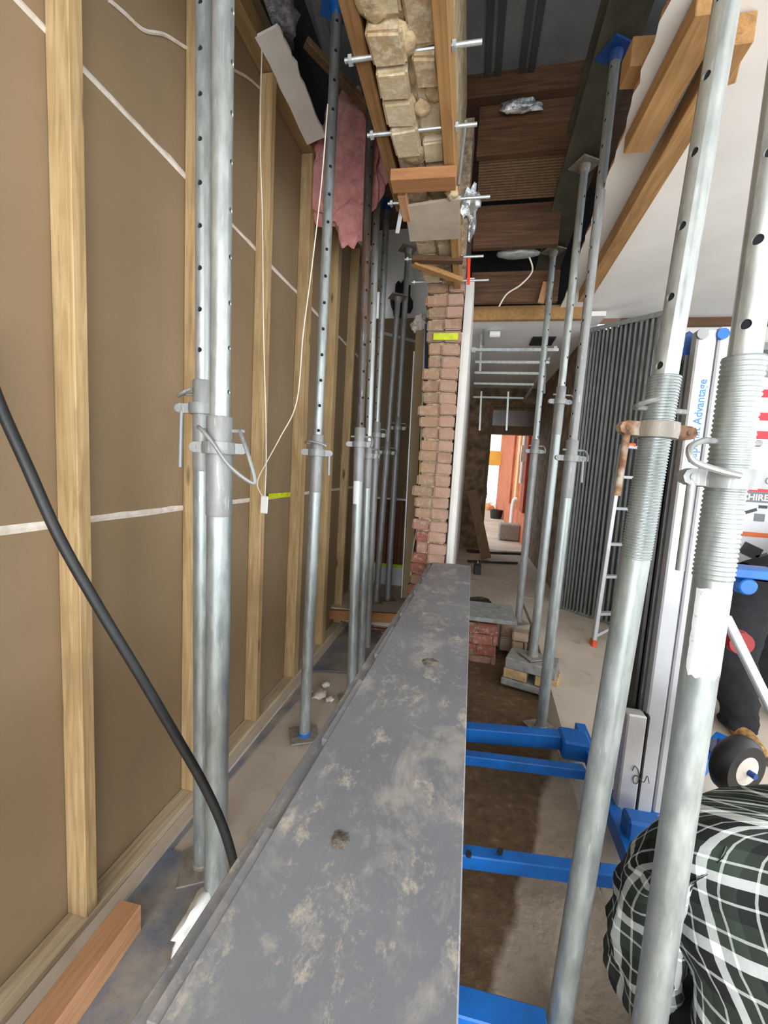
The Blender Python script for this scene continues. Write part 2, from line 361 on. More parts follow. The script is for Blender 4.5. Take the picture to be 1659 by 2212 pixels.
# ---- left stud wall
wl = struct(MB().box2((XW-0.03, -2.4, -0.02), (XW-0.014, 4.45, 3.6)).build('wall_left', 'paper'), 'timber stud wall backed with brown paper plasterboard along the left')
for z0, z1 in ((-0.02, 1.268), (1.276, 2.512), (2.520, 3.6)):
    for y0, y1 in ((-2.4, 0.2), (0.203, 2.6), (2.603, 4.45)):
        MB().box2((XW-0.013, y0, z0), (XW, y1, z1)).build('plasterboard_sheet', 'paper', wl)
def joint(zc, h, seed, y0=-1.0, y1=4.4):
    mb = MB(); n = 120; rows = []
    for i in range(n+1):
        y = y0+(y1-y0)*i/n; a = noise.noise(Vector((y*3, seed, 0))); b = noise.noise(Vector((y*9, seed+5, 0)))
        rows.append((y, zc-h*(0.7+0.5*a), zc+h*(0.8+0.9*max(0, b))))
    vs = []
    for y, lo, hi in rows: vs += [(XW+0.0003, y, lo), (XW+0.004, y, (lo+hi)/2), (XW+0.0003, y, hi)]
    fs = [(3*i+k, 3*i+3+k, 3*i+4+k, 3*i+1+k) for i in range(n) for k in (0, 1)]
    return mb.add(vs, fs).build('joint_compound', 'compound', wl)
joint(1.272, 0.014, 1.0); joint(2.516, 0.013, 7.0)
# smeared line of compound near the top of the near sheets
pts = [onX(235, 0, XW+.003), onX(270, 30, XW+.003), onX(310, 65, XW+.003), onX(355, 75, XW+.003), onX(405, 105, XW+.003), onX(470, 135, XW+.003), onX(530, 165, XW+.003), onX(560, 190, XW+.003)]
MB().sweep(pts, 0.006, 6).build('compound_smear', 'compound', wl)
STUDS = [0.42, 0.94, 1.458, 1.974, 2.475, 3.02, 3.52, 3.98]
for i, y in enumerate(STUDS):
    MB().box2((XW+0.001, y, 0.045), (XW+0.071, y+0.040, 3.30)).build('stud', 'pine', wl, bevel=0.002)
    if i in (4, 5): MB().box2((XW+0.001, y+0.045, 0.045), (XW+0.068, y+0.083, 3.30)).build('stud', 'pine', wl, bevel=0.002)
MB().box2((XW+0.001, -2.4, 0.005), (XW+0.074, 4.4, 0.044)).build('bottom_plate', 'pine_y', wl, bevel=0.002)
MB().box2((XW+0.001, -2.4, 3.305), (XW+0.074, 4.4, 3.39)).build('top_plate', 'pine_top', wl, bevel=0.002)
# ---- floors
def grid_floor(name, x0, x1, y0, y1, nx, ny, zf, mat):
    vs = [(x0+(x1-x0)*i/nx, y0+(y1-y0)*j/ny, 0) for j in range(ny+1) for i in range(nx+1)]
    vs = [(x, y, zf(x, y)) for x, y, _ in vs]
    fs = [(j*(nx+1)+i, j*(nx+1)+i+1, (j+1)*(nx+1)+i+1, (j+1)*(nx+1)+i) for j in range(ny) for i in range(nx)]
    return MB().add(vs, fs).build(name, mat, None, smooth=True)
N = lambda x, y, s, a: noise.noise(Vector((x*s, y*s, 3.3)))*a
struct(grid_floor('floor', -0.40, 0.62, -2.6, 3.66, 40, 150, lambda x, y: -0.03+N(x, y, 3, .012)+N(x, y, 11, .006), 'dirt'), 'excavated brown dirt floor of the trench under the beam')
struct(grid_floor('floor_ledge', XW-0.03, -0.40, -2.6, 3.66, 20, 150, lambda x, y: -0.004+N(x, y, 3, .004), 'concrete'), 'pale dusty concrete ledge beside the left wall')
def ramp(x, y):
    u = min(1, max(0, (y-2.2)/1.45)); e = min(1, max(0, (x-0.60)/0.05)); return -0.03+e*(0.02+0.21*u)+N(x, y, 4, .006)
struct(grid_floor('floor_right', 0.60, 4.0, -2.6, 4.5, 70, 90, ramp, 'concrete'), 'dusty concrete floor of the room on the right')
fs_ = struct(MB().box2((-1.15, 3.66, -0.1), (0.62, 7.35, 0.20)).build('floor_slab', 'concrete'), 'grey concrete corridor slab behind the brick footing')
struct(MB().box2((0.62, 4.5, -0.1), (1.35, 7.35, 0.20)).build('floor_slab', 'concrete'), 'concrete floor at the right side of the corridor')
# ---- hanging two-leaf brick wall (its underside seen from below) and the pier that carries its far end
ZB = 2.76
wc = struct(MB().box2((-0.40, 0.2, ZB+0.028), (-0.205, 3.02, 3.9)).build('wall_center', 'mortar_lime'), 'cut off two leaf brick wall hanging over the steel beam')
for leaf, (x0, w) in enumerate(((-0.405, 0.112), (-0.285, 0.084))):
    y = 0.45+leaf*0.11
    while y < 2.98:
        L = random.choice((0.225, 0.22, 0.15, 0.11)); L = min(L, 3.02-y)
        if L > 0.04: brick('brick_cream', (x0+w/2, y+L/2, ZB+0.045+random.uniform(-.012, .014)), (w*random.uniform(.9, 1.04), L*0.985, 0.085), wc, 0, 0.006)
        y += L+0.008
for k in range(40):                          # lumps of lime mortar left on the underside
    p = Vector((random.uniform(-0.41, -0.20), random.uniform(0.6, 2.95), ZB+random.uniform(0.006, 0.03))); r = random.uniform(.014, .045)
    mb = MB(); bm = bmesh.new(); bmesh.ops.create_icosphere(bm, subdivisions=2, radius=1)
    mb.add([p+Vector((v.co.x*r*1.3, v.co.y*r*1.5, v.co.z*r*.28))+noise.noise_vector(v.co*2+p*9)*r*.35 for v in bm.verts], [tuple(v.index for v in f.verts) for f in bm.faces]); bm.free()
    mb.build('mortar_lump', 'mortar_lime', wc, smooth=1.5)
struct(MB().box2((-1.12, -2.5, 2.97), (0.50, -0.25, 3.0)).build('ceiling_shade_near', 'plaster'), 'unseen white ceiling piece added behind the viewpoint to shade the roof space')  # out-of-view slab added to keep shopfront light off the roof space
struct(MB().box2((-1.3, -2.56, 2.5), (4.0, -2.5, 4.18)).build('wall_front', 'plaster'), 'wall above the open shopfront behind the viewpoint')
wp = struct(MB().box2((-0.345, 3.06, 0.0), (-0.15, 3.30, 3.85)).build('wall_pier', 'mortar'), 'raw brick pier at the end of the beam')
z = 0.20; ci = 0
while z < 2.95:
    kind = 'brick_red' if z < 1.12 else 'brick_pier'
    wob = 0.016*math.sin(z*9)+0.012*math.sin(z*23)
    split = -0.248+0.012*math.sin(z*5)
    brick(kind, ((-0.375+wob+split)/2, 3.09, z+0.037), (split-0.006+0.375-wob, 0.11, 0.073), wp, 0, 0.005)
    brick('brick_pink' if (z > .9 or ci % 3) else 'brick_red', ((split-0.128)/2, 3.075, z+0.037), (-0.128-split-0.004, 0.105, 0.075), wp, 0, 0.005)
    z += 0.084; ci += 1
# ---- right room: ceiling with a broken edge
edge = [(1475, -90), (1450, 0), (1410, 90), (1370, 205), (1345, 300), (1322, 350), (1300, 420), (1262, 520), (1222, 640), (1205, 672)]
ZC = 2.97
ep = []
for i, (px, py) in enumerate(edge): ep.append(onZ(px, py, ZC))
ep = [Vector((ep[0].x-0.03, -2.5, ZC))]+ep+[Vector((0.60, 4.28, ZC))]
fine = []
for a, b in zip(ep, ep[1:]):
    k = max(1, int((b-a).length/0.05))
    for j in range(k): q = a.lerp(b, j/k); q.x += N(q.x*3, q.y*3, 4, .018); fine.append(q)
fine.append(ep[-1])
mb = MB(); n = len(fine); far = [Vector((3.95, p.y, ZC)) for p in fine]
vs = fine+far+[p+Vector((0.004, 0, .03)) for p in fine]+[p+Vector((0, 0, .03)) for p in far]
fs = []
for i in range(n-1): fs += [(i, i+1, n+i+1, n+i), (2*n+i, 3*n+i, 3*n+i+1, 2*n+i+1)]
ce = struct(mb.add(vs, fs).build('ceiling', 'plaster'), 'white plaster ceiling of the right room, its left edge broken away')
mb = MB().add(fine+[p+Vector((0.004, 0, .03)) for p in fine], [(i, i+1, n+i+1, n+i) for i in range(n-1)]); mb.build('broken_edge', 'plaster_edge', ce)
struct(MB().box2((1.30, 4.34, 0.1), (3.95, 4.40, 2.93)).build('wall_back', 'plaster'), 'white wall at the back of the right room')
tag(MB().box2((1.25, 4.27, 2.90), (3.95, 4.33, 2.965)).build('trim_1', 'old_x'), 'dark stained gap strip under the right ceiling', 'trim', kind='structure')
struct(MB().box2((3.9, -2.5, 0), (3.96, -0.9, 3.0)).box2((3.9, 3.3, 0), (3.96, 4.4, 3.0)).box2((3.9, -0.9, 0), (3.96, 3.3, .5)).box2((3.9, -0.9, 2.75), (3.96, 3.3, 3.0)).build('wall_right', 'plaster'), 'white wall with a wide window opening on the far right')
# ---- roof over everything
rs = struct(MB().box2((-1.3, -2.6, 4.15), (4.0, 3.12, 4.18)).build('roof', 'roof_sheet'), 'grey sheet metal roof above the open ceiling')
for px in (1060, 1085, 1142, 1165): 
    a = onZ(px, 40, 4.14); MB().box2((a.x-0.02, 0.4, 4.115), (a.x+0.02, 3.1, 4.152)).build('roof_rib', 'rib_dark', rs)
struct(MB().box2((-1.3, 3.10, 4.0), (4.0, 7.5, 4.22)).build('roof_far', 'old_x'), 'dark roof over the corridor')
struct(MB().box2((-1.3, -2.6, 3.40), (XW-0.03, 4.6, 4.2)).build('wall_void_left', 'black_cloth_and_shade'), 'left closure of the roof space, coloured black to read as unlit void')  # black colour paints in the darkness of the left roof space
# ---- corridor
cl = struct(MB().box2((-0.135, 3.34, 0.2), (-0.075, 7.2, 2.95)).build('wall_corridor_left', 'plaster'), 'white plasterboard corridor wall behind the brick pier')
cc = struct(MB().box2((-0.13, 4.02, 2.90), (1.05, 7.2, 2.94)).build('ceiling_corridor', 'plaster'), 'white corridor ceiling above the steel channels')
YE = 7.2
d0 = onY(1040, 1190, YE); d1 = onY(1143, 1190, YE); dz = onY(1090, 938, YE).z; tz0 = dz+0.10; tz1 = onY(1090, 880, YE).z
we = MB().box2((-0.135, YE, 0.2), (d0.x, YE+0.2, 2.9)).box2((d1.x, YE, 0.2), (1.5, YE+0.2, 2.9)).box2((d0.x, YE, tz1), (d1.x, YE+0.2, 2.9))
we = struct(we.build('wall_corridor_end', 'render_brown'), 'brown rendered wall with the open back doorway')
dr = tag(MB().box2((d0.x, YE-0.02, dz), (d1.x, YE+0.15, tz0)).box2((d0.x-0.05, YE-0.03, 0.2), (d0.x, YE+0.15, tz1)).box2((d1.x, YE-0.03, 0.2), (d1.x+0.05, YE+0.15, tz1)).box2((d0.x-0.05, YE-0.03, tz1), (d1.x+0.05, YE+0.15, tz1+0.06)).build('door_1', 'old_z'), 'brown timber door frame at the end of the corridor', 'door', kind='structure')
wn = tag(MB().box2((d0.x, YE+0.02, tz0), (d1.x, YE+0.05, tz0+0.04)).box2((d0.x, YE+0.02, tz1-0.04), (d1.x, YE+0.05, tz1)).build('window_1', 'old_z'), 'dark transom window over the back door', 'window', kind='structure')
MB().box2((d0.x, YE+0.03, tz0+0.04), (d1.x, YE+0.04, tz1-0.04)).build('pane', 'glass', wn)
struct(MB().box2((-0.14, 4.10, 3.0), (1.30, 4.14, 4.05)).build('wall_bulkhead', 'black_cloth_and_shade'), 'bulkhead above the corridor ceiling, coloured black to read as dark void')  # painted black so the space behind the needle beam looks unlit
struct(MB().box2((1.03, 4.46, 0.2), (1.10, 7.2, 2.95)).build('wall_corridor_right', 'render_brown'), 'brown rendered wall on the right of the corridor')
struct(MB().box2((-1.15, 4.46, 0.2), (-0.14, 4.52, 3.06)).build('wall_back_left', 'paper'), 'brown paper board wall behind the far left props')
struct(MB().box2((-1.3, 4.56, 2.9), (-0.14, 4.6, 4.1)).build('wall_upper_left', 'plaster'), 'white plaster above the brown board at the far left')
# ---- outside, beyond the back door
ow = struct(MB().box2((d1.x-0.02, 7.5, 0.0), (d1.x+0.3, 16, 3.6)).build('wall_outside', 'terracotta'), 'terracotta painted outside wall seen through the back door')
struct(MB().box2((-3, 7.36, 0.1), (4, 22, 0.19)).build('path', 'path'), 'pale concrete path outside the back door')

# ================================================================== OBJECTS
# ---- steel beam lying on the lift
BW = 0.285
def on_beam(px, py, a, b, nrm):  # ray / plane
    d = ray(px, py); return CAM + d*((a-CAM).dot(nrm)/d.dot(nrm))
zn, zf, Yn, Yf = 0.945, 0.80, 0.36, 3.03
far_r = onY(1017, 1222, Yf); near_r = Vector((0, 0, 0))
far_l = onY(937, 1208, Yf)
nr = onZ(990, 2212, far_r.z+0.145); 
dirb = (far_r-nr).normalized(); p0 = nr-dirb*1.9; p1 = far_r
side = Vector((-1, 0, 0)); nrm = side.cross(dirb); nrm = nrm if nrm.z > 0 else -nrm
lw = (far_l-far_r).length
bm_root = empty('steel_beam', (p0+p1)/2-Vector((0, 0, 0.36)), 'long grey primed steel beam with plaster scuffs lying along the trench', 'beam')
def beam_box(mb, off0, off1, h0, h1, s0=0.0, s1=1.0):
    a = p0.lerp(p1, s0); b = p0.lerp(p1, s1)
    vs = [q+side*o+nrm*h for q in (a, b) for o, h in ((off0, h0), (off1, h0), (off1, h1), (off0, h1))]
    mb.add(vs, [(0, 1, 2, 3), (7, 6, 5, 4), (0, 4, 5, 1), (1, 5, 6, 2), (2, 6, 7, 3), (3, 7, 4, 0)]); return mb
beam_box(MB(), 0.0, lw, -0.012, 0.0).build('top_plate', 'beam', bm_root, bevel=0.002)
beam_box(MB(), 0.012, lw+0.034, -0.034, -0.0165).build('flange', 'beam', bm_root, bevel=0.002)
beam_box(MB(), lw/2-0.006, lw/2+0.006, -0.318, -0.030).build('web', 'beam', bm_root)
beam_box(MB(), 0.012, lw+0.028, -0.336, -0.318).build('flange', 'beam', bm_root, bevel=0.002)
for s0, s1 in ((.30, .345), (.40, .45), (.50, .56), (.60, .66), (.70, .74), (.79, .83), (.87, .90)):
    beam_box(MB(), lw-0.002, lw+0.012, -0.0168, -0.002, s0, s1).build('weld_bead', 'beam', bm_root)
def scab(px, py, r, nm, sd):
    c = on_beam(px, py, p1, None, nrm); mb = MB(); n = 18
    vs = [c+nrm*0.0018]; 
    for k in range(n):
        a = 2*math.pi*k/n; q = r*(0.75+0.4*noise.noise(Vector((math.cos(a)*2, math.sin(a)*2, sd))))
        d = side*math.cos(a)*q+dirb*math.sin(a)*q*1.2; vs += [c+d*0.6+nrm*0.0032, c+d+nrm*0.0004]
    fs = [(0, 1+2*k, 1+2*((k+1) % n)) for k in range(n)]+[(1+2*k, 2+2*k, 2+2*((k+1) % n), 1+2*((k+1) % n)) for k in range(n)]
    return mb.add(vs, fs).build(nm, 'splash', bm_root, smooth=True)
scab(735, 1815, 0.018, 'mortar_splash', 1.0); scab(930, 1430, 0.034, 'mortar_splash', 4.0)

# ---- adjustable steel props
def hole_tube(mb, r, z0, z1, pitch, hr, ang, zstart, n=24, both=True):
    """tube wall with real pin holes in one (or two opposite) columns"""
    half = math.radians(32) if hr/r > 0.3 else math.radians(24)
    def P(a, z): return (r*math.cos(a), r*math.sin(a), z)
    cols = [ang]+([ang+math.pi] if both else [])
    zs = []; z = zstart
    while z+pitch*0.5 < z1:
        if z-pitch*0.5 > z0: zs.append(z)
        z += pitch
    spans = []
    for c in cols:
        nxt = c+math.pi*2/len(cols)-half
        spans.append((c+half, nxt))
    for a0, a1 in spans:
        k = max(4, int(n*(a1-a0)/(2*math.pi)))
        vs = [P(a0+(a1-a0)*i/k, z) for z in (z0, z1) for i in range(k+1)]
        mb.add(vs, [(i, i+1, k+1+i+1, k+1+i) for i in range(k)])
    for c in cols:
        zc = z0; segs = []
        for z in zs: segs.append((zc, z-pitch*.3)); zc = z+pitch*.3
        segs.append((zc, z1))
        for a, b in segs:
            k = 4; vs = [P(c-half+2*half*i/k, z) for z in (a, b) for i in range(k+1)]; mb.add(vs, [(i, i+1, k+2+i, k+1+i) for i in range(k)])
        hz = pitch*.3
        for z in zs:
            m_ = 16; vi = []; vo = []
            for i in range(m_):
                t_ = 2*math.pi*i/m_; ct, st = math.cos(t_), math.sin(t_); q = 1/max(abs(ct), abs(st))
                vo.append(P(c+half*ct*q, z+hz*st*q)); vi.append(P(c+ct*hr/r, z+st*hr))
            vw = [(x*.86, y*.86, w) for x, y, w in vi]
            mb.add(vo+vi+vw, [(i, (i+1) % m_, m_+(i+1) % m_, m_+i) for i in range(m_)]+[(m_+i, m_+(i+1) % m_, 2*m_+(i+1) % m_, 2*m_+i) for i in range(m_)])
    return mb
def t_at(base, top, py):
    lo, hi = 0.0, 1.0
    for _ in range(40):
        mid = (lo+hi)/2
        if pix(base.lerp(top, mid))[1] > py: lo = mid
        else: hi = mid
    return (lo+hi)/2*(top-base).length
def prop(base, top, label, collar_py, od=0.060, hole_ang=-100, pitch=0.122, outer='galv', inner='galv_bright', nut='galv_dull', screw=0.22, screw_up=None, screw_r=1.06,
         rings=0, handle=-1, handle_len=0.13, pin=None, head='plate', base_mat='galv_dirty', hole0=0.0, hr=0.0078, head_mat=None, lug=1.0, pinmat='galv_dull', base_size=0.15, both=True, base_spin=0.3):
    d = (top-base); L = d.length
    root = empty('steel_prop', base, label, 'prop', 'adjustable steel props')
    q = d.to_track_quat('Z', 'Y'); zax = d.normalized()
    xax = (RIGHT - zax*RIGHT.dot(zax)).normalized(); yax = zax.cross(xax); root.rotation_euler = Matrix((xax, yax, zax)).transposed().to_euler()
    def B(mb, name, mat, smooth=0.6, parent=None, **k): return mb.build(name, mat, parent or root, smooth=smooth, local=True, **k)
    hc = t_at(base, top, collar_py); r = od/2; ri = r*0.80
    Rb = Matrix.Rotation(base_spin, 3, 'Z')
    B(MB().box((0, 0, 0.004), (base_size, base_size, 0.008), Rb), 'base_plate', base_mat, False, bevel=0.002)
    B(MB().lathe([(r+.004, .008), (r+.004, .018), (r, .022)], n=24), 'base_collar', 'blue' if head_mat == 'blue' else base_mat)
    B(MB().lathe([(r, .008), (r, hc-screw)], n=32), 'outer_tube', outer)
    hs = hc+(screw*0.45 if screw_up is None else screw_up)
    rs_ = r*screw_r
    if rings:
        prof = [(r, hc-screw)]; npt = rings; z0 = hc-screw*0.99; dz_ = (hs-z0)/npt
        for i in range(npt): prof += [(rs_-.0022, z0+dz_*(i+.1)), (rs_, z0+dz_*(i+.35)), (rs_, z0+dz_*(i+.65)), (rs_-.0022, z0+dz_*(i+.9))]
        prof += [(rs_-.001, hs), (ri+.001, hs)]
    else: prof = [(r, hc-screw), (rs_, hc-screw+.006), (rs_, hs-.004), (rs_-.002, hs), (ri+.001, hs)]
    B(MB().lathe(prof, n=32), 'screw_sleeve', nut if not rings else outer, 0.9 if rings else 0.5)
    # collar nut with two lugs
    rc = rs_+.011; hh = .017
    nu = B(MB().lathe([(rs_, -hh+hc), (rc, -hh+hc), (rc+.002, hc), (rc, hh+hc), (rs_, hh+hc)], n=28), 'collar_nut', nut, 0.5)
    for sx in (-1, 1):
        mb = MB(); pr_ = [(rc-.006, -.015), (rc+.024*lug, -.015), (rc+.034*lug, -.010), (rc+.038*lug, 0), (rc+.034*lug, .010), (rc+.024*lug, .015), (rc-.006, .015)]
        mb.prism([(sx*a, -.009, hc+b) for a, b in pr_], (0, .018, 0))
        mb.tube((sx*(rc+.022*lug), -.011, hc), (sx*(rc+.022*lug), .011, hc), .006, 10)
        B(mb, 'lug', 'rust' if nut == 'galv_dirty' else nut, 0.5)
    if handle:
        hx = handle*(rc+.020*lug); B(MB().tube((hx, -.004, hc-.012), (hx+handle*.003, -.008, hc-handle_len), .0075, 12), 'handle', 'rust' if nut == 'galv_dirty' else 'galv_dull')
    B(hole_tube(MB(), ri, hc-.05, L-.012, pitch, hr, math.radians(hole_ang), hs+0.02+hole0, 24, both), 'inner_tube', inner, 0.9)
    B(MB().lathe([(ri*.86, L-.02), (ri*.86, hc-.05)], n=20), 'inner_wall', 'black_cloth_and_shade')  # bore coloured black so the pin holes read as unlit
    # G pin
    pz = hc+0.045
    path = pin or [(-.052, -.004, 0), (.05, -.004, 0), (.07, -.012, -.004), (.078, -.03, -.03), (.07, -.045, -.06)]
    B(MB().sweep([(x, y, pz+z_) for x, y, z_ in path], .0058, 8, 6), 'pin', pinmat)
    if head == 'plate':
        hm = head_mat or 'galv_dirty'
        B(MB().box((0, 0, L-.006), (0.14, 0.14, 0.010), Rb), 'head_plate', hm, False, bevel=0.002)
        B(MB().lathe([(ri+.012, L-.011), (ri+.004, L-.05), (ri, L-.055)], n=20), 'head_collar', hm)
    return root
P = {}
b = onZ(466, 1962, 0.004); P['L1a'] = prop(b, onY(484, -160, b.y), 'near left steel prop whose wire pin holds the white pull cord', 968, od=.070, hole_ang=-8, nut='galv_dull', screw=.20, handle=0, hole0=.05,
    pin=[(-.055, .0, .004), (.06, .0, .006), (.064, -.01, .0), (.095, -.035, -.06), (.118, -.045, -.128), (.108, -.05, -.138), (.05, -.055, -.095), (.0, -.055, -.03), (-.035, -.045, .004), (-.058, -.01, .012)])
b2 = onZ(437, 1868, 0.004); P['L1b'] = prop(b2, onY(441, -160, b2.y), 'steel prop standing close behind the near left prop', 884, od=.060, hole_ang=-95, screw=.20, handle=-1, handle_len=.19, hole0=.07, lug=1.25,
    pin=[(.055, .0, 0), (-.045, 0, 0), (-.06, -.008, 0), (-.07, -.02, -.01), (-.055, -.035, -.004), (-.02, -.04, .012)])
b = onZ(657, 1588, 0.004); P['L2'] = prop(b, onY(729, 8, b.y), 'steel prop with a blue foot beside the white pull cord', 978, hole_ang=-75, head_mat='blue', handle=1, handle_len=.11, screw=.2, outer='galv', nut='galv_dull', inner='galv',
    pin=[(.05, 0, 0), (-.045, 0, 0), (-.056, -.02, .004), (-.03, -.05, .008), (.02, -.055, 0), (.05, -.04, -.01)])
b = onZ(758, 1512, 0.004); P['L3a'] = prop(b, onY(806, 84, b.y), 'steel prop with a dark rusty inner tube and white sticker', 960, hole_ang=-60, inner='steel_dark', outer='galv', nut='galv_dull', head='none', handle=0, pitch=.15)
b = onZ(778, 1452, 0.004); P['L3b'] = prop(b, onY(819, 300, b.y), 'steel prop with a square head just behind the rusty one', 985, hole_ang=-120, handle=0, inner='galv_bright', hole0=.02)
b = onZ(792, 1398, 0.004); P['L4'] = prop(b, onY(836, 440, b.y), 'steel prop holding a blue plate behind the square headed prop', 940, hole_ang=-130, head_mat='blue_dark', handle=0, outer='galv_dull', inner='galv')
b = onZ(837, 1296, 0.218); P['L5a'] = prop(b, onY(882, 536, b.y), 'right hand prop of the far left pair on the slab', 925, hole_ang=-150, outer='galv_dull', inner='galv_dull', handle=0)
b = onZ(812, 1302, 0.218); P['L5b'] = prop(b, onY(860, 640, b.y), 'left hand prop of the far left pair on the slab', 978, hole_ang=-150, outer='galv_dull', inner='galv_dull', handle=-1, base_size=.11)
# right side
def two(px0, py0, px1, py1, y0, y1, zb):
    a = onY(px0, py0, y0); c = onY(px1, py1, y1); d = (c-a); b_ = a-d*((a.z-zb)/d.z); t_ = a+d*((3.35-a.z)/d.z); return b_, t_
b, t_ = two(1402, 2212, 1612, 740, .85, .85, -0.012); P['R1'] = prop(b, t_, 'nearest right steel prop with a torn white label below its thread', 1034, od=.060, hole_ang=-140, screw=.185, screw_up=.21, rings=46, outer='galv', inner='galv_bright', nut='galv_dull', handle=-1, handle_len=.17, hole0=.03, pitch=.135, hr=.0085, lug=1.1, screw_r=1.07,
    pin=[(.05, .0, .02), (-.03, -.0, .02), (-.06, -.01, .018), (-.088, -.022, .006), (-.094, -.03, -.008), (-.085, -.036, -.022), (-.05, -.046, -.034), (-.02, -.05, -.040)])
b, t_ = two(1207, 2212, 1449, 740, 1.02, 1.02, -0.012); P['R2'] = prop(b, t_, 'right steel prop with a rusty collar next to the nearest one', 930, od=.060, hole_ang=-160, screw=.29, screw_up=.115, rings=64, outer='galv', inner='galv_bright', nut='galv_dirty', handle=-1, handle_len=.15, pitch=.14, hr=.0085, lug=1.15, screw_r=1.04,
    pin=[(.06, .0, 0), (-.045, 0, 0), (-.058, -.01, .0), (-.062, -.03, .002), (-.05, -.045, .008), (-.035, -.045, .012)])
b = onZ(1168, 1572, 0.0); P['R3'] = prop(b, onY(1331, 110, b.y), 'right steel prop with a blue head standing beyond the blue frame', 990, hole_ang=-160, head_mat='blue_dark', handle=1, inner='galv_dull', outer='galv', lug=1.2)
b = onZ(1151, 1418, 0.20); y3 = onZ(1168, 1572, 0.0).y; y5 = onZ(1119, 1345, 0.205).y; t3 = onY(1331, 110, y3); t5 = onY(1196, 540, y5); t4 = onY(1266, 335, b.y)
z4 = t3.z+(t5.z-t3.z)*(b.y-y3)/(y5-y3)-.004; t4 = b+(t4-b)*((z4-b.z)/(t4.z-b.z))
P['R4'] = prop(b, t4, 'right steel prop standing on the stack of blocks', 868, hole_ang=-60, pitch=.165, handle=0, outer='galv', inner='galv_bright')
b = onZ(1119, 1345, 0.205); P['R5'] = prop(b, onY(1196, 540, b.y), 'farthest right steel prop at the edge of the corridor slab', 975, hole_ang=-60, handle=0, outer='galv_dull', inner='galv')
# sticker on L3a, torn label on R1
def wrap_label(root, r, z0, z1, a0, a1, name, mat, ragged=0.0):
    n = 14; m_ = 16; vs = []; mb = MB()
    for j in range(m_+1):
        for i in range(n+1):
            a = math.radians(a0+(a1-a0)*i/n); zz = z0+(z1-z0)*j/m_
            if ragged:
                if j == 0: zz += ragged*noise.noise(Vector((i*.9, 1.7, 0)))
                if j == m_: zz += ragged*.4*noise.noise(Vector((i*.9, 6.1, 0)))
                if i in (0, n): a += ragged*4*noise.noise(Vector((j*.7, i, 3)))
            vs.append((r*math.cos(a), r*math.sin(a), zz))
    mb.add(vs, [(j*(n+1)+i, j*(n+1)+i+1, (j+1)*(n+1)+i+1, (j+1)*(n+1)+i) for j in range(m_) for i in range(n)])
    return mb.build(name, mat, root, smooth=0.9, local=True)
def lz(k, py, top): r_ = P[k]; return t_at(r_.location, top, py)
def top_of(k): r_ = P[k]; return r_.location + r_.rotation_euler.to_matrix() @ Vector((0, 0, 3.3))
wrap_label(P['L3a'], .0308, lz('L3a', 1088, top_of('L3a')), lz('L3a', 1018, top_of('L3a')), -150, -75, 'sticker', 'label_paper')
wrap_label(P['R1'], .0306, lz('R1', 1448, top_of('R1')), lz('R1', 1268, top_of('R1')), -172, -14, 'torn_label', 'label_paper', .02)

# ---- timbers, rods and sheets around the hanging wall
ha = plank('timber_waling', 'tan_y', (-0.178, 0.2, 2.80), (-0.178, 3.0, 2.80), 0.045, 0.14, 'pale timber waling bolted along the right side of the hanging brick wall', 'timber')
plank('timber_waling', 'old_y', (-0.442, 0.2, 2.87), (-0.442, 2.2, 2.87), 0.05, 0.18, 'brown timber waling along the left side of the hanging brick wall', 'timber')
def rod(px0, py0, px1, py1, z, label, r=.0075):
    a = onZ(px0, py0, z); b_ = onZ(px1, py1, z); b_.y = a.y
    a.x = -0.495
    root = empty('threaded_rod', (a+b_)/2, label, 'rod', 'threaded rods through the hanging wall')
    MB().tube(a, b_, r, 10).build('shank', 'galv_bright', root)
    for x in (-0.153, -0.482):
        MB().tube((x, a.y, a.z), (x+0.012, a.y, a.z), .016, 6).build('nut', 'galv_bright', root)
    return root
rod(758, 130, 1040, 139, 2.775, 'threaded rod nearest the camera through the hanging brick wall')
rod(800, 292, 1030, 296, 2.775, 'threaded rod crossed by a thin upright rod at the hanging wall')
rod(838, 440, 1052, 512, 2.775, 'threaded rod just past the pale cement sheet offcut')
rod(880, 560, 1044, 560, 2.775, 'threaded rod above the orange strip near the brick pier')
rod(880, 610, 1055, 616, 2.775, 'last threaded rod, next to the top of the brick pier')
a = onY(1006, 262, 2.0); b = onY(990, 400, 2.0); tag(MB().tube(a, b, .007, 8).build('upright_rod', 'galv_dull'), 'thin grey upright rod hanging beside the brick wall', 'rod')
a, b = onZ(846, 392, 2.70), onZ(986, 386, 2.70); plank('timber_cleat', 'hard_x', (a.x, a.y, 2.70), (b.x, a.y+.01, 2.70), .09, .045, 'orange brown timber cleat across the underside of the hanging wall', 'timber')
ps = [onZ(874, 448, 2.70), onZ(991, 430, 2.70), onZ(994, 516, 2.70), onZ(886, 522, 2.70)]
tag(MB().prism(ps, (0, 0, .012)).build('cement_sheet', 'cement_sheet'), 'pale square cement sheet offcut under the hanging wall', 'sheet')
plank('timber_batten', 'old_x', onZ(890, 560, 2.73), onZ(1000, 562, 2.73), .05, .03, 'short brown batten beneath the end of the hanging wall', 'timber')
plank('timber_batten', 'tan_y', onZ(892, 568, 2.72), onZ(996, 606, 2.72), .05, .03, 'diagonal batten meeting the top of the brick pier', 'timber')
plank('timber_packer', 'hard_y', onZ(868, 415, 2.715), onZ(880, 470, 2.715), .04, .04, 'short timber packer beside the cement sheet offcut', 'timber')
a, b = onY(868, 448, 2.1), onY(858, 504, 2.1); plank('metal_strip', 'alu_white', a, b, .02, .004, 'short shiny metal strip hanging left of the cement sheet', 'strip', up=(0, 1, 0))
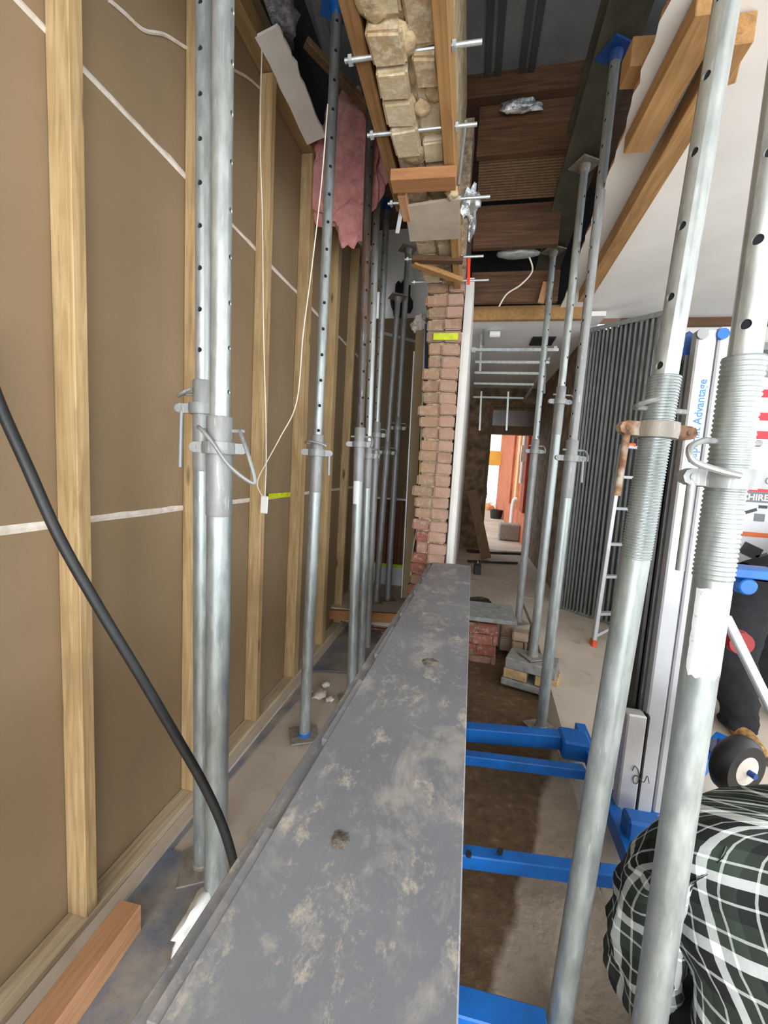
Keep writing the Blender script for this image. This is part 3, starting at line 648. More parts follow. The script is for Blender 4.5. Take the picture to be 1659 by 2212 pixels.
a, b = onY(1013, 555, 2.97), onY(1012, 615, 2.97); plank('orange_strip', 'red_orange', a, b, .02, .01, 'bright orange strip hanging beside the brick pier', 'strip', up=(0, 1, 0))
# crumpled foil and plastic by the rods
def crumple(name, c, sx, sy, sz, mat, label, cat, seed, amp=.5, sub=3, parent=None):
    bm = bmesh.new(); bmesh.ops.create_icosphere(bm, subdivisions=sub, radius=1); c = Vector(c)
    vs = []
    for v in bm.verts:
        n = noise.noise(v.co*1.8+Vector((seed, 0, 0)))*amp+noise.noise(v.co*4.5+Vector((0, seed, 0)))*amp*.5
        vs.append(c+Vector((v.co.x*sx, v.co.y*sy, v.co.z*sz))*(1+n))
    mb = MB().add(vs, [tuple(v.index for v in f.verts) for f in bm.faces]); bm.free()
    o = mb.build(name, mat, parent, smooth=0.9)
    if label: tag(o, label, cat)
    return o
crumple('foil_scrap', onY(1015, 440, 2.5), .05, .05, .08, 'foil', 'crumpled silver foil scrap beside the cement sheet', 'foil', 2.0, .7)
crumple('foil_scrap', onY(1020, 480, 2.55), .02, .03, .09, 'foil', 'torn hanging strip of silver foil below the crumpled scrap', 'foil', 5.0, .6)
crumple('mortar_chunk', onZ(975, 415, 2.72), .03, .04, .025, 'mortar_lime', 'white mortar chunk stuck beside the timber cleat', 'mortar', 3.0, .4)
# yellow tape round the pier
a, b = onY(938, 720, 3.015), onY(990, 722, 3.015)
tag(MB().box2((a.x-.004, 3.012, a.z-.045), (b.x, 3.018, a.z)).build('marking_tape', 'tape_yellow'), 'yellow green tape band around the brick pier', 'tape')

# ---- roof space, joists and boards seen through the open ceiling
def cross(name, mat, px, py0, py1, y, th, x0, x1, label, cat='timber'):
    z0, z1 = onY(px, py1, y).z, onY(px, py0, y).z
    return tag(MB().box2((x0, y, z0), (x1, y+th, z1)).build(name, mat, None, bevel=.003), label, cat)
cross('ceiling_joist', 'old_x', 1110, 222, 330, 3.02, .05, -0.12, .50, 'deep dark brown joist at the end of the metal roof sheet')
lath = empty('lath_panel', onY(1110, 380, 3.1), 'dark panel of narrow ceiling laths below the first joist', 'panel')
za = onY(1110, 335, 3.08).z; zb = onY(1110, 432, 3.30).z
for k in range(16):
    u0, u1 = k/16, (k+.82)/16
    A = Vector((-0.1, 3.08+.22*u0, za+(zb-za)*u0)); B_ = Vector((-0.1, 3.08+.22*u1, za+(zb-za)*u1)); e = Vector((.60, 0, 0.0))
    MB().prism([A, B_, B_+Vector((0, .01, .01)), A+Vector((0, .01, .01))], e).build('lath', 'old_z', lath)
cross('ceiling_joist', 'old_x', 1110, 440, 532, 3.34, .05, -0.11, .50, 'orange brown joist below the lath panel')
cross('ceiling_joist', 'old_x', 1110, 585, 652, 3.75, .05, -0.11, .60, 'low brown joist in shadow above the corridor opening')
cross('timber_header', 'tan_y', 1100, 660, 690, 4.0, .06, -0.11, 0.86, 'brown timber header over the corridor opening')
crumple('foil_scrap', onY(1125, 228, 2.96), .12, .03, .04, 'foil', 'shiny torn foil sarking at the top of the first joist', 'foil', 9.0, .5)
crumple('light_fitting', onY(1118, 548, 3.45), .16, .05, .035, 'galv_dull', 'dim metal light fitting hanging under the joists', 'light', 1.0, .15)
tag(MB().sweep([onY(1142, 552, 3.45), onY(1150, 585, 3.5), onY(1125, 615, 3.52), (onY(1095, 635, 3.55)), onY(1078, 662, 3.6)], .006, 8).build('hanging_cable', 'cord_white'), 'pale cable looping down from the metal light fitting', 'cable')
tag(MB().bar(onY(1180, 610, 3.7), onY(1168, 655, 3.7), .05, .02, (0, 1, 0)).build('timber_stub', 'hard_y'), 'short pale timber stub above the corridor header', 'timber')
# needle steel above the right props
ra = top_of('R3'); 
def headp(k):
    r_ = P[k]; ch = [c for c in r_.children if c.name.startswith('head_plate')][0]; return r_.location + r_.rotation_euler.to_matrix() @ Vector((0, 0, max(v.co.z for v in ch.data.vertices)))
h3, h4, h5 = headp('R3'), headp('R4'), headp('R5')
d_ = (h5-h3).normalized(); A = h3-d_*1.9; B_ = h5+d_*.25
nb = empty('needle_beam', (A+B_)/2, 'dark green grey steel needle beam resting on the right props', 'beam')
MB().bar(A+Vector((0, 0, .013)), B_+Vector((0, 0, .013)), .20, .016).build('flange', 'dark_green_steel', nb)
MB().bar(A+Vector((0, 0, .11)), B_+Vector((0, 0, .11)), .012, .18).build('web', 'dark_green_steel', nb)
MB().bar(A+Vector((0, 0, .205)), B_+Vector((0, 0, .205)), .20, .016).build('flange', 'dark_green_steel', nb)
# timbers under the broken ceiling
a = onZ(1545, 0, 2.93); b = onZ(1375, 312, 2.93); plank('ceiling_timber', 'tan_y', a, b, .10, .07, 'upper brown timber beside the broken ceiling edge', 'timber')
a = onZ(1600, 60, 2.92); b = onZ(1262, 640, 2.92); plank('ceiling_timber', 'tan_y', a, b, .085, .09, 'long brown timber running under the broken ceiling to the corridor', 'timber')
a = onZ(1352, 138, 3.06); plank('timber_needle', 'tan_y', (a.x, a.y, 3.06), (a.x+.45, a.y+.03, 3.06), .10, .10, 'square timber needle poking out over the broken ceiling edge', 'timber')
plank('ceiling_batten', 'tan_y', onZ(1596, 62, 2.945), onZ(1572, 172, 2.945), .05, .045, 'short timber batten under the ceiling between the two near right props', 'timber')
# ceiling grid of the corridor
cg = empty('ceiling_grid', (0.5, 4.6, 2.66), 'galvanised furring channel grid hung below the corridor ceiling', 'ceiling grid')
for py in (757, 783, 806, 829, 858):
    a = onZ(1012, py, 2.62); MB().box2((-0.07, a.y-.02, 2.61), (onZ(1206, 757, 2.62).x, a.y+.02, 2.635)).build('channel', 'galv_bright', cg)
for px, p0_, p1_ in ((1041, 700, 802), (1040, 845, 930), (1098, 846, 930), (1180, 745, 850)):
    y = 4.5 if p1_ < 810 else 5.6; MB().bar(onY(px, p0_, y), onY(px-4, p1_, y), .022, .012, (0, 1, 0)).build('hanger', 'galv_bright', cg)
a, b = onZ(1012, 757, 2.62), onZ(1018, 858, 2.62)
MB().box2((-0.068, a.y, 2.605), (-0.03, b.y, 2.65)).build('edge_channel', 'galv_bright', cg)
MB().bar(onZ(1200, 750, 2.65), onZ(1130, 868, 2.65), .03, .02).build('brace', 'galv_bright', cg)
tag(MB().box2((onZ(1150, 730, 2.895).x, onZ(1150, 745, 2.895).y, 2.885), (onZ(1200, 730, 2.895).x, onZ(1150, 728, 2.895).y, 2.899)).build('hole_black_panel', 'black_cloth_and_shade'), 'black panel standing in for a dark square opening in the corridor ceiling', 'opening')  # no hole is cut; the black box paints in its dark inside
lt = empty('ceiling_bracket', onZ(1055, 720, 2.89), 'small white spotlight and bracket on the corridor ceiling', 'light')
MB().bar(onZ(1044, 712, 2.88), onZ(1044, 745, 2.80), .02, .02).build('bracket', 'galv_dull', lt); MB().tube(onZ(1058, 722, 2.86), onZ(1080, 722, 2.86), .03, 12).build('lamp', 'white_plastic', lt)

# ---- left side of the roof space
ps = [onZ(553, 82, 3.302), onZ(600, 57, 3.302), onZ(622, 105, 3.302), (onZ(640, 140, 3.302)), onZ(668, 215, 3.302), onZ(702, 296, 3.302), onZ(665, 313, 3.302)]
mb = MB(); fn = []
for a, b in zip(ps, ps[1:]+ps[:1]):
    for j in range(5): q = a.lerp(b, j/5); q.x += N(q.x*9, q.y*9, 3, .012); fn.append(q)
tag(mb.prism(fn, (0, 0, .013)).build('ceiling_strip', 'plaster_bounce_lit'), 'leftover strip of white plaster ceiling above the left wall', 'plaster')
crumple('insulation_batt', onY(752, 370, 2.55), .20, .09, .38, 'pink_batt', 'pink fibre insulation batt sagging out of the roof space', 'insulation', 4.0, .42, 5)
crumple('insulation_batt', onY(700, 330, 2.6), .12, .10, .12, 'pink_batt', 'small pink insulation lump tucked against the top plate', 'insulation', 8.0, .4, 4)
plank('roof_batten', 'old_z', onZ(660, 90, 3.6), onZ(800, 240, 3.45), .05, .03, 'pale diagonal batten crossing the dark roof space', 'timber')
plank('roof_strap', 'galv_dull', onZ(680, -20, 3.7), onZ(718, 150, 3.7), .06, .01, 'grey metal strap hanging in the dark roof space', 'strap')
crumple('ducting', onZ(590, 15, 3.75), .12, .16, .08, 'foil', 'grey crumpled ducting at the top of the left wall', 'duct', 6.0, .5)
plank('timber_scrap', 'plaster', onZ(775, 515, 3.3), onZ(800, 540, 3.3), .06, .02, 'torn white plaster scrap under the pink insulation', 'plaster')

# ---- white pull cord with its tag, and the black hose
yc = 1.72
tag(MB().sweep([onY(566, 105, yc), onY(562, 300, yc), onY(567, 480, yc), onY(569, 700, yc), onY(574, 900, yc), onY(575, 1000, yc), onY(572, 1075, yc)], .0025, 6, 4).sweep([onY(708, 225, yc), onY(694, 400, yc), onY(672, 590, yc), onY(655, 720, yc), onY(641, 868, yc), onY(605, 945, yc), onY(575, 1000, yc), onY(556, 1040, yc), onY(562, 1064, yc), onY(572, 1075, yc)], .0025, 6, 5).build('pull_cord', 'cord_white'), 'thin white cord hanging in a loop before the left wall', 'cord')
tag(MB().bar(onY(572, 1072, yc), onY(570, 1109, yc), .034, .006, (0, 1, 0)).build('cord_tag', 'white_plastic', bevel=.002), 'small white plastic tag at the end of the pull cord', 'tag')
a, b = onX(582, 1073, XW+.072), onX(626, 1065, XW+.072)
tag(MB().bar(onX(580, 1072, XW+.010), onX(627, 1068, XW+.010), .030, .002, (1, 0, 0)).build('marking_tape', 'tape_yellow'), 'yellow green tape strip on the left wall by the white tag', 'tape')
hp = [(-60, 690, .74), (-10, 850, .75), (60, 1010, .77), (130, 1165, .80), (215, 1315, .84), (300, 1455, .88), (380, 1590, .92), (440, 1695, .95), (483, 1790, .97), (508, 1880, .98), (516, 1960, 1.0), (512, 2030, 1.05)]
tag(MB().sweep([onY(x, y, d) for x, y, d in hp], .0125, 14, 6).build('black_hose', 'black_rubber', smooth=True), 'thick black hose hanging diagonally in front of the left wall', 'hose')

# ---- things on the left ledge
p0_ = onZ(283, 1975, .05); p1_ = onZ(90, 2240, .05)
r_ = (p1_-p0_).normalized()
plank('timber_offcut', 'hard_y', p0_+Vector((0, 0, .0)), p1_+r_*.4, .075, .09, 'orange brown timber offcut lying on the ledge at the lower left', 'timber')
def sheet(name, pxs, z, mat, label, cat, th=.003, seed=1.0):
    ps_ = [onZ(x, y, z) for x, y in pxs]; fn_ = []
    for a_, b_ in zip(ps_, ps_[1:]+ps_[:1]):
        for j in range(6): q_ = a_.lerp(b_, j/6); q_ += Vector((N(q_.x+seed, q_.y, 9, .012), N(q_.x, q_.y+seed, 9, .012), 0)); fn_.append(q_)
    return tag(MB().prism(fn_, (0, 0, th)).build(name, mat), label, cat)
sheet('membrane_strip', [(-60, 2330), (330, 1845), (560, 1590), (652, 1482), (664, 1490), (480, 1700), (372, 1838), (440, 1850), (520, 1900), (200, 2330)], .004, 'membrane', 'dirty blue damp proof membrane along the foot of the left wall', 'membrane')
sheet('membrane_sheet', [(672, 1448), (762, 1340), (830, 1345), (800, 1455)], .012, 'membrane', 'dark blue membrane sheet in front of the timber sill', 'membrane', seed=5.0)
MBk = MB().box2((XW+.076, -2.4, -.002), (XW+.118, 3.6, .022)); tag(MBk.build('trim_2', 'concrete'), 'raised concrete lip beside the bottom plate', 'trim', kind='structure')
crumple('plastic_scrap', onZ(420, 1985, .05), .035, .09, .05, 'white_plastic', 'crumpled white plastic scrap at the foot of the near left prop', 'plastic', 3.0, .45)
crumple('plaster_rubble', onZ(400, 2035, .03), .02, .05, .025, 'compound', 'pale plaster crumbs below the crumpled white scrap', 'rubble', 6.0, .5)
for i, (x, y, s) in enumerate(((690, 1500, .045), (702, 1478, .03), (712, 1510, .025), (668, 1495, .02))):
    crumple('plaster_rubble', onZ(x, y, .015), s, s*1.2, s*.5, 'compound', ['largest white plaster lump on the ledge past the blue footed prop', 'white plaster lump in front of the blue membrane sheet', 'small plaster lump nearest the beam on the ledge', 'smallest plaster crumb behind the blue footed prop'][i], 'rubble', 2.0+i, .5, 2)

# ---- brick footings, sill and slab edge
def footing(name, px0, px1, y, z0, z1, kind, label, rows, n):
    a_, b_ = onY(px0, 1345, y), onY(px1, 1345, y); root = tag(MB().box2((a_.x+.01, y+.02, z0), (b_.x-.01, y+.10, z1-.01)).build(name, 'mortar'), label, 'bricks')
    hgt = (z1-z0)/rows
    for r2 in range(rows):
        off = 0 if r2 % 2 == 0 else .5; wb = (b_.x-a_.x)/n; k = 0; x = a_.x
        cuts = [a_.x]+[a_.x+wb*(i+1-off*.5) for i in range(n-1 if not off else n)]
        cuts = [c for c in cuts if c < b_.x-.03]+[b_.x]
        for c0, c1 in zip(cuts, cuts[1:]): brick(kind, ((c0+c1)/2, y+.045, z0+hgt*(r2+.5)), (c1-c0-.008, .11, hgt-.008), root, 0, .004)
    return root
zb_ = onY(1040, 1462, 3.28).z
footing('brick_footing', 985, 1079, 3.28, zb_, onY(1040, 1345, 3.28).z, 'brick_red', 'stepped red brick footing at the end of the trench', 5, 2)
footing('brick_footing', 1082, 1112, 3.50, .0, onY(1095, 1345, 3.5).z, 'brick_tan', 'shadowed brown brick courses under the slab edge', 2, 1)
footing('brick_footing', 1108, 1145, 3.36, .0, onY(1125, 1366, 3.36).z, 'brick_tan', 'tan bricks below the farthest right prop', 3, 1)
footing('brick_footing', 780, 836, 3.52, .0, onY(810, 1342, 3.52).z, 'brick_red', 'pale red bricks beneath the timber sill on the left', 4, 2)
a, b = onY(986, 1338, 3.30), onY(1116, 1338, 3.30); zt = onY(1050, 1340, 3.28).z
tag(MB().box2((a.x, 3.24, zt-.005), (b.x, 3.66, zt+.03)).build('slab_lip', 'block_grey', bevel=.006), 'grey mortar slab lip lying on the red brick footing', 'slab')
a, b = onY(690, 1325, 3.42), onY(872, 1336, 3.42)
sl = empty('timber_sill', ((a+b)/2), 'orange timber sill in front of the far left slab', 'timber')
MB().bar(a, b, .04, .085).build('rail', 'hard_x', sl, bevel=.003); c0 = onY(697, 1340, 3.42); MB().box2((c0.x-.025, 3.40, 0.0), (c0.x+.03, 3.44, a.z-.03)).build('leg', 'hard_x', sl, bevel=.003)
struct(MB().box2((-1.12, 3.44, .10), (-.42, 4.46, .215)).build('floor_step', 'concrete'), 'grey concrete step behind the timber sill')
# blocks under the prop R4
q = P['R4'].location; sp = 0.35; Rz = Matrix.Rotation(-.30, 3, 'Z')
z0 = -.012
def blk(nm, c, size, mat, label): return tag(MB().box(c, size, Rz).build(nm, mat, bevel=.006), label, 'block')
blk('paver', (q.x+.01, q.y-.02, z0+.028), (.40, .22, .05), 'block_grey', 'bottom grey paver of the stack under the right prop')
o1 = Rz @ Vector((-.11, 0, 0)); o2 = Rz @ Vector((.10, 0, 0))
blk('block', (q.x+.01+o1.x, q.y-.02+o1.y, z0+.092), (.16, .20, .072), 'block_tan', 'left tan block in the stack under the right prop')
blk('block', (q.x+.01+o2.x, q.y-.02+o2.y, z0+.092), (.15, .20, .072), 'block_tan', 'right tan block in the stack under the right prop')
blk('paver', (q.x, q.y-.01, z0+.168), (.34, .22, .075), 'block_grey', 'top dusty paver directly under the foot of the right prop')

# ---- far left bay: panel, white board, loose stud with wires
pz0, pz1 = onY(830, 1216, 4.42).z, onY(830, 1078, 4.42).z; x0, x1 = onY(785, 1100, 4.42).x, onY(880, 1100, 4.42).x
bp = empty('ribbed_panel', ((x0+x1)/2, 4.42, pz0), 'dark brown ribbed panel standing against the far left wall', 'panel')
nr_ = 12
for k in range(nr_):
    xa = x0+(x1-x0)*k/nr_; MB().box2((xa+.004, 4.40+(k % 2)*.012, pz0), (xa+(x1-x0)/nr_-.002, 4.43, pz1)).build('slat', 'brown_panel', bp)
MB().box2((x0, 4.39, pz1), (x1, 4.44, pz1+.02)).build('top_rail', 'white_plastic', bp)
wz0, wz1 = .2, onY(830, 1216, 4.36).z
wb = empty('white_board', ((x0+x1)/2, 4.36, wz0), 'white board with a yellow green top edge below the ribbed panel', 'board')
MB().box2((x0, 4.345, wz0), (x1+.02, 4.365, wz1-.035)).build('panel', 'white_board', wb); MB().box2((x0, 4.343, wz1-.035), (x1+.02, 4.366, wz1)).build('tape', 'tape_yellow', wb)
a0, a1 = onY(893, 760, 3.55), onY(869, 1290, 3.55)
pb = empty('partition_end', a1, 'cut end of a plasterboard partition with a steel stud and wires', 'partition')
MB().bar(onY(909, 715, 3.55), onY(880, 1290, 3.55), .075, .05, (0, 1, 0)).build('board', 'paper', pb); MB().bar(onY(895, 760, 3.53), onY(868, 1290, 3.53), .010, .03, (0, 1, 0)).build('white_edge', 'alu_white', pb)
MB().bar(onY(921, 700, 3.53), onY(900, 1290, 3.53), .03, .03, (0, 1, 0)).build('steel_stud', 'stud_steel', pb)
tag(MB().sweep([onY(x, y, 3.49) for x, y in ((915, 800), (913, 900), (907, 1000), (906, 1050), (908, 1110), (912, 1150), (905, 1185), (890, 1198))], .006, 8).build('wire', 'wire_yellow'), 'yellow electrical wire looping down the partition end', 'wire')
tag(MB().sweep([onY(x, y, 3.48) for x, y in ((921, 700), (918, 820), (915, 900), (912, 1000), (910, 1060), (916, 1120), (912, 1190))], .008, 8).build('wire', 'wire_blue'), 'dark blue electrical wire beside the yellow one', 'wire')
tag(MB().sweep([onY(x, y, 3.5) for x, y in ((905, 1060), (902, 1130), (893, 1180), (888, 1230))], .005, 8).build('wire', 'cord_white'), 'white wire hanging low on the partition end', 'wire')
for i, (x, y) in enumerate(((916, 806), (911, 915), (906, 1055), (908, 1165), (888, 1238))):
    tag(MB().box(onY(x, y, 3.47), (.02, .012, .045)).build('wire_tag', 'tape_yellow', bevel=.003), ['topmost yellow tag on the partition wires', 'second yellow tag down on the partition wires', 'middle yellow tag on the partition wires', 'yellow tag low down where the wires loop', 'lowest yellow tag hanging at the wire end'][i], 'tag')
tag(MB().bar(onY(820, 718, 4.452), onY(905, 740, 4.452), .03, .02, (0, 1, 0)).build('loose_strip', 'alu_white'), 'thin white metal strip slanting across the far left board', 'strip')
crumple('plaster_scrap', onY(905, 700, 3.7), .06, .05, .09, 'compound', 'broken white plaster at the top of the partition end', 'plaster', 2.2, .6)
crumple('dark_sack', onY(868, 650, 4.53), .10, .06, .2, 'black_cloth_and_shade', 'black torn sheet hanging over the white plaster at the far left', 'sheet', 5.2, .5)

# ---- material lift: blue base frame, aluminium mast
YM = 1.80
ml = empty('material_lift', (onY(1470, 1700, YM).x, YM, -.02), 'blue and silver material lift standing in the trench on the right', 'lift')
def xz(px, py, y=YM): q_ = onY(px, py, y); return q_.x, q_.z
def column(name, pxl, pxr, pyref, ztop, zbot, y0, y1, mat, parent=ml, bevel=.006):
    xl, xr = onY(pxl, pyref, y0).x, onY(pxr, pyref, y0).x
    return MB().box2((xl, y0, zbot), (xr, y1, ztop)).build(name, mat, parent, bevel=bevel), xl, xr
zt = onY(1515, 710, YM).z
colA, ax0, ax1 = column('mast_column', 1484, 1526, 900, zt, .10, YM, YM+.05, 'alu_white')
colB, bx0, bx1 = column('mast_column', 1530, 1574, 900, zt+.01, .10, YM+.005, YM+.06, 'alu_white')
colC, cx0_, cx1_ = column('mast_column', 1344, 1386, 1650, onY(1370, 1545, YM-.03).z, onY(1360, 1772, YM-.03).z, YM-.03, YM+.03, 'alu')
colE, ex0, ex1 = column('mast_column', 1388, 1392, 1650, onY(1385, 1545, YM-.02).z, onY(1380, 1772, YM-.02).z, YM-.02, YM+.03, 'dark_metal')
zr0 = onY(1385, 1530, YM+.1).z; zr1 = onY(1440, 770, YM+.1).z
xl = onY(1437, 900, YM+.1).x; xr = onY(1486, 900, YM+.1).x
MB().box2((xl, YM+.06, zr0), (xl+.012, YM+.2, zr1)).box2((xr-.02, YM+.06, zr0), (xr-.008, YM+.2, zr1)).box2((xl, YM+.19, zr0), (xr, YM+.2, zr1)).build('mast_channel', 'dark_metal', ml)
MB().box2((xl+.035, YM+.08, zr0), (xl+.05, YM+.1, zr1)).build('mast_rail', 'galv_dull', ml)
MB().box2((onY(1362, 1500, YM+.08).x, YM+.07, onY(1380, 1545, YM+.08).z-.35), (xr, YM+.21, zr0)).build('mast_foot', 'dark_metal', ml)
for px, py, mt in ((1516, 722, 'galv_dull'), (1560, 722, 'blue')):
    q_ = onY(px, py, YM); MB().lathe([(.0, -.006), (.02, -.006), (.02, .006), (.0, .006)], (q_.x, YM-.004, q_.z), 18, Matrix.Rotation(math.pi/2, 3, 'X')).build('pulley', mt, ml)
q0 = onY(1470, 775, YM+.12); MB().bar(q0, onY(1505, 735, YM+.12), .10, .05, (0, 1, 0)).build('carriage_arm', 'blue_dark', ml)
text_mesh('Superlift Advantage', .040, 'lettering', 'blue_print', ml, Vector((ax0+.050, YM-.0012, onY(1490, 1000, YM).z)), (0, 0, 1), (-1, 0, 0), .0004, True)
MB().box2((ax0+.005, YM-.0006, onY(1490, 1012, YM).z), (ax1-.006, YM-.0001, onY(1500, 815, YM).z)).build('sticker', 'white_plastic', ml)
# hand written squiggle on the short column
sq = [(1366, 1665), (1372, 1655), (1380, 1668), (1378, 1690), (1370, 1692), (1368, 1680), (1376, 1676), (1390, 1690), (1398, 1676), (1402, 1692)]
MB().sweep([onY(x, y, YM-.034) for x, y in sq], .0016, 6, 4).build('pen_mark', 'marker', ml)
# base frame
def bbar(px0, py0, px1, py1, z, h, w=.06, ext=-.35, nm='base_bar', mat='blue'):
    a_, b_ = onZ(px0, py0, z), onZ(px1, py1, z); d2 = (b_-a_).normalized(); a_ = a_+d2*ext
    return MB().bar(a_, b_, w, h).build(nm, mat, ml, bevel=.004)
bbar(1005, 1580, 1262, 1602, .10, .075, .07)
bbar(1005, 1636, 1262, 1668, .085, .05, .05)
bbar(1002, 1850, 1340, 1895, .08, .055, .05)
bbar(990, 2180, 1180, 2235, .08, .06, .07)
a_, b_ = onZ(1262, 1600, .09), onZ(1365, 1860, .09)
MB().bar(a_+(a_-b_)*.15, b_, .055, .07).build('base_bar', 'blue', ml, bevel=.004)
MB().box(onZ(1240, 1608, .10), (.14, .14, .10)).build('base_bracket', 'blue', ml, bevel=.01)
MB().box(onZ(1385, 1805, .12), (.13, .08, .16)).build('base_bracket', 'blue', ml, bevel=.01)
MB().bar(onZ(1350, 1830, .06), onZ(1560, 1600, .10), .06, .08).build('base_bar', 'blue', ml, bevel=.004)
for i, (px, py) in enumerate(((1080, 1842), (1012, 1848), (1255, 1600), (1290, 1870))):
    q_ = onZ(px, py, .115); MB().tube(q_, q_+Vector((0, 0, .012)), .011, 8).build('bolt', 'dark_metal', ml)
MB().bar(onY(1566, 1330, 1.55), onY(1672, 1545, 1.55), .028, .028, (0, 1, 0)).build('strut', 'alu_white', ml, bevel=.004)
q_ = onY(1620, 1235, 1.75); wi = MB().box(q_, (.16, .10, .035)).lathe([(0, -.04), (.03, -.04), (.035, 0), (.03, .04), (0, .04)], q_+Vector((-.02, 0, -.05)), 18, Matrix.Rotation(math.pi/2, 3, 'X')).build('winch', 'blue', ml, bevel=.004)
MB().lathe([(0, -.03), (.045, -.03), (.05, 0), (.045, .03), (0, .03)], onY(1593, 1385, 1.9), 18, Matrix.Rotation(math.pi/2, 3, 'X')).build('winch_drum', 'red_plastic', ml)
wc_ = onY(1592, 1652, 1.45); Rw = Matrix.Rotation(.45, 3, 'Z') @ Matrix.Rotation(math.pi/2, 3, 'X')
wh = MB().lathe([(.046, -.030), (.080, -.030), (.094, -.016), (.096, 0), (.094, .016), (.080, .030), (.046, .030), (.046, -.030)], wc_, 32, Rw).build('caster_wheel', 'black_rubber', ml, smooth=True)
MB().lathe([(.0, -.036), (.020, -.036), (.030, -.030), (.047, -.031), (.047, .031), (.0, .036)], wc_, 24, Rw).build('hub', 'compound', wh, smooth=True)
MB().tube(wc_+Rw @ Vector((0, 0, -.05)), wc_+Rw @ Vector((0, 0, .055)), .010, 10).build('axle', 'blue_dark', wh)
bz = wc_+Vector((.02, .05, .05)); MB().bar(onZ(1540, 1610, .12), wc_+Rw @ Vector((0, .02, -.05)), .03, .06).build('caster_fork', 'blue', ml, bevel=.004)

# ---- aluminium ladder with orange feet
zf_ = ramp(1.05, 3.4)
f0 = onZ(1281, 1395, zf_); 
lad = empty('ladder', f0, 'aluminium step ladder with orange feet leaning in front of the steel studs', 'ladder')
yl = f0.y
tL = onY(1345, 960, yl+.02); tR = onY(1378, 960, yl+.10)
stile0 = (f0+Vector((0, 0, .03)), tL); f1 = f0+Vector((.30, .12, 0)); stile1 = (f1+Vector((0, 0, .03)), f1+(tL-f0)*1.0+Vector((0, 0, 0)))
for s0_, s1_ in (stile0, stile1): MB().bar(s0_, s1_, .028, .06, (0, 1, 0)).build('stile', 'alu_white', lad, bevel=.003)
for k, py in enumerate((1325, 1245, 1175, 1098, 1030, 965)):
    L_ = (tL-stile0[0]).length; u = t_at(stile0[0], tL, py)/L_; a_ = stile0[0].lerp(tL, u); b_ = stile1[0].lerp(stile1[1], u)
    MB().bar(a_, b_, .05, .022).build('rung', 'alu_white', lad, bevel=.003)
u = .0; MB().bar(stile0[0]+Vector((.005, 0, .05)), stile0[0].lerp(tL, .09)+Vector((.16, .05, 0)), .02, .02, (0, 1, 0)).build('foot_brace', 'alu_white', lad)
for p_ in (f0, f1): MB().box(p_+Vector((0, 0, .028)), (.036, .07, .06)).build('rubber_foot', 'orange', lad, bevel=.006)
MB().box(onY(1362, 962, yl+.05), (.06, .05, .03)).build('top_cap', 'orange', lad, bevel=.006)

# ---- stacked steel wall studs standing side by side behind the ladder
A = Vector((0.965, 4.25, 0.2)); B_ = Vector((1.40, 3.86, 0.2)); ns = 17
stz = 2.86; ang = math.atan2((B_-A).y, (B_-A).x)
zfl = lambda x, y: ramp(x, y)
def stud_mesh():
    mb = MB(); w, d, t1 = .019, .064, .0018; h = 1.0
    for a0, b0 in (((0, 0), (w, t1)), ((0, 0), (t1, d)), ((0, d-t1), (w, d)), ((w-t1, 0), (w, .008)), ((w-t1, d-.008), (w, d))):
        mb.box2((a0[0], a0[1], 0), (b0[0], b0[1], h))
    me = bpy.data.meshes.new('steel_stud'); me.from_pydata(mb.v, [], mb.f); me.materials.append(M['stud_steel']); return me
sm = stud_mesh()
for k in range(ns):
    p_ = A.lerp(B_, (k/(ns-1))**1.2); z0_ = max(zfl(p_.x, p_.y), .195)+.012
    o = bpy.data.objects.new('steel_stud', sm); COL.objects.link(o); o.location = (p_.x, p_.y, z0_); o.rotation_euler = (0, 0, ang+random.uniform(-.06, .06)); o.scale = (1, 1, stz-z0_-random.uniform(.004, .03))
    tag(o, 'galvanised steel wall stud in the dense upright row behind the ladder', 'steel stud', 'steel studs stood side by side behind the ladder')
p_ = (A+B_)/2; dd = (B_-A).normalized(); nn = Vector((-dd.y, dd.x, 0))
tk = empty('steel_track', p_+Vector((0, 0, stz-.2)), 'steel top track capping the row of upright studs', 'track')
MB().bar(A-dd*.02+nn*.03+Vector((0, 0, stz-.2+.006)), B_+dd*.08+nn*.03+Vector((0, 0, stz-.2+.006)), .075, .004).build('web', 'stud_steel', tk)
MB().bar(A-dd*.02-nn*.01+Vector((0, 0, stz-.2-.012)), B_+dd*.08-nn*.01+Vector((0, 0, stz-.2-.012)), .003, .04).build('lip', 'stud_steel', tk)

# ---- hire firm's printed box behind the mast, and other things at the right edge
yb = 3.15
bx_l = onY(1592, 1000, yb).x; zt_ = onY(1640, 815, yb).z; zb0 = onY(1640, 1238, yb).z
hb = empty('hire_board', (bx_l+.4, yb, zb0), 'white printed hire board with red sign behind the lift mast', 'sign board')
MB().box2((bx_l, yb, zb0), (bx_l+.9, yb+.05, zt_))  .build('board', 'white_board', hb, bevel=.004)
z1_ = onY(1630, 1022, yb).z; z2_ = onY(1630, 1062, yb).z; z3_ = onY(1630, 1085, yb).z
MB().box2((bx_l+.03, yb-.003, z2_), (bx_l+.7, yb-.0005, z1_)).build('red_panel', 'red_print', hb)
MB().box2((bx_l+.03, yb-.003, z3_), (bx_l+.7, yb-.0005, z2_)).build('grey_panel', 'grey_print', hb)
text_mesh('IDS', (z1_-z2_)*.62, 'lettering', 'white_plastic', hb, Vector((onY(1618, 1055, yb).x, yb-.004, z2_+(z1_-z2_)*.2)), (1, 0, 0), (0, 0, 1), .0004, True)
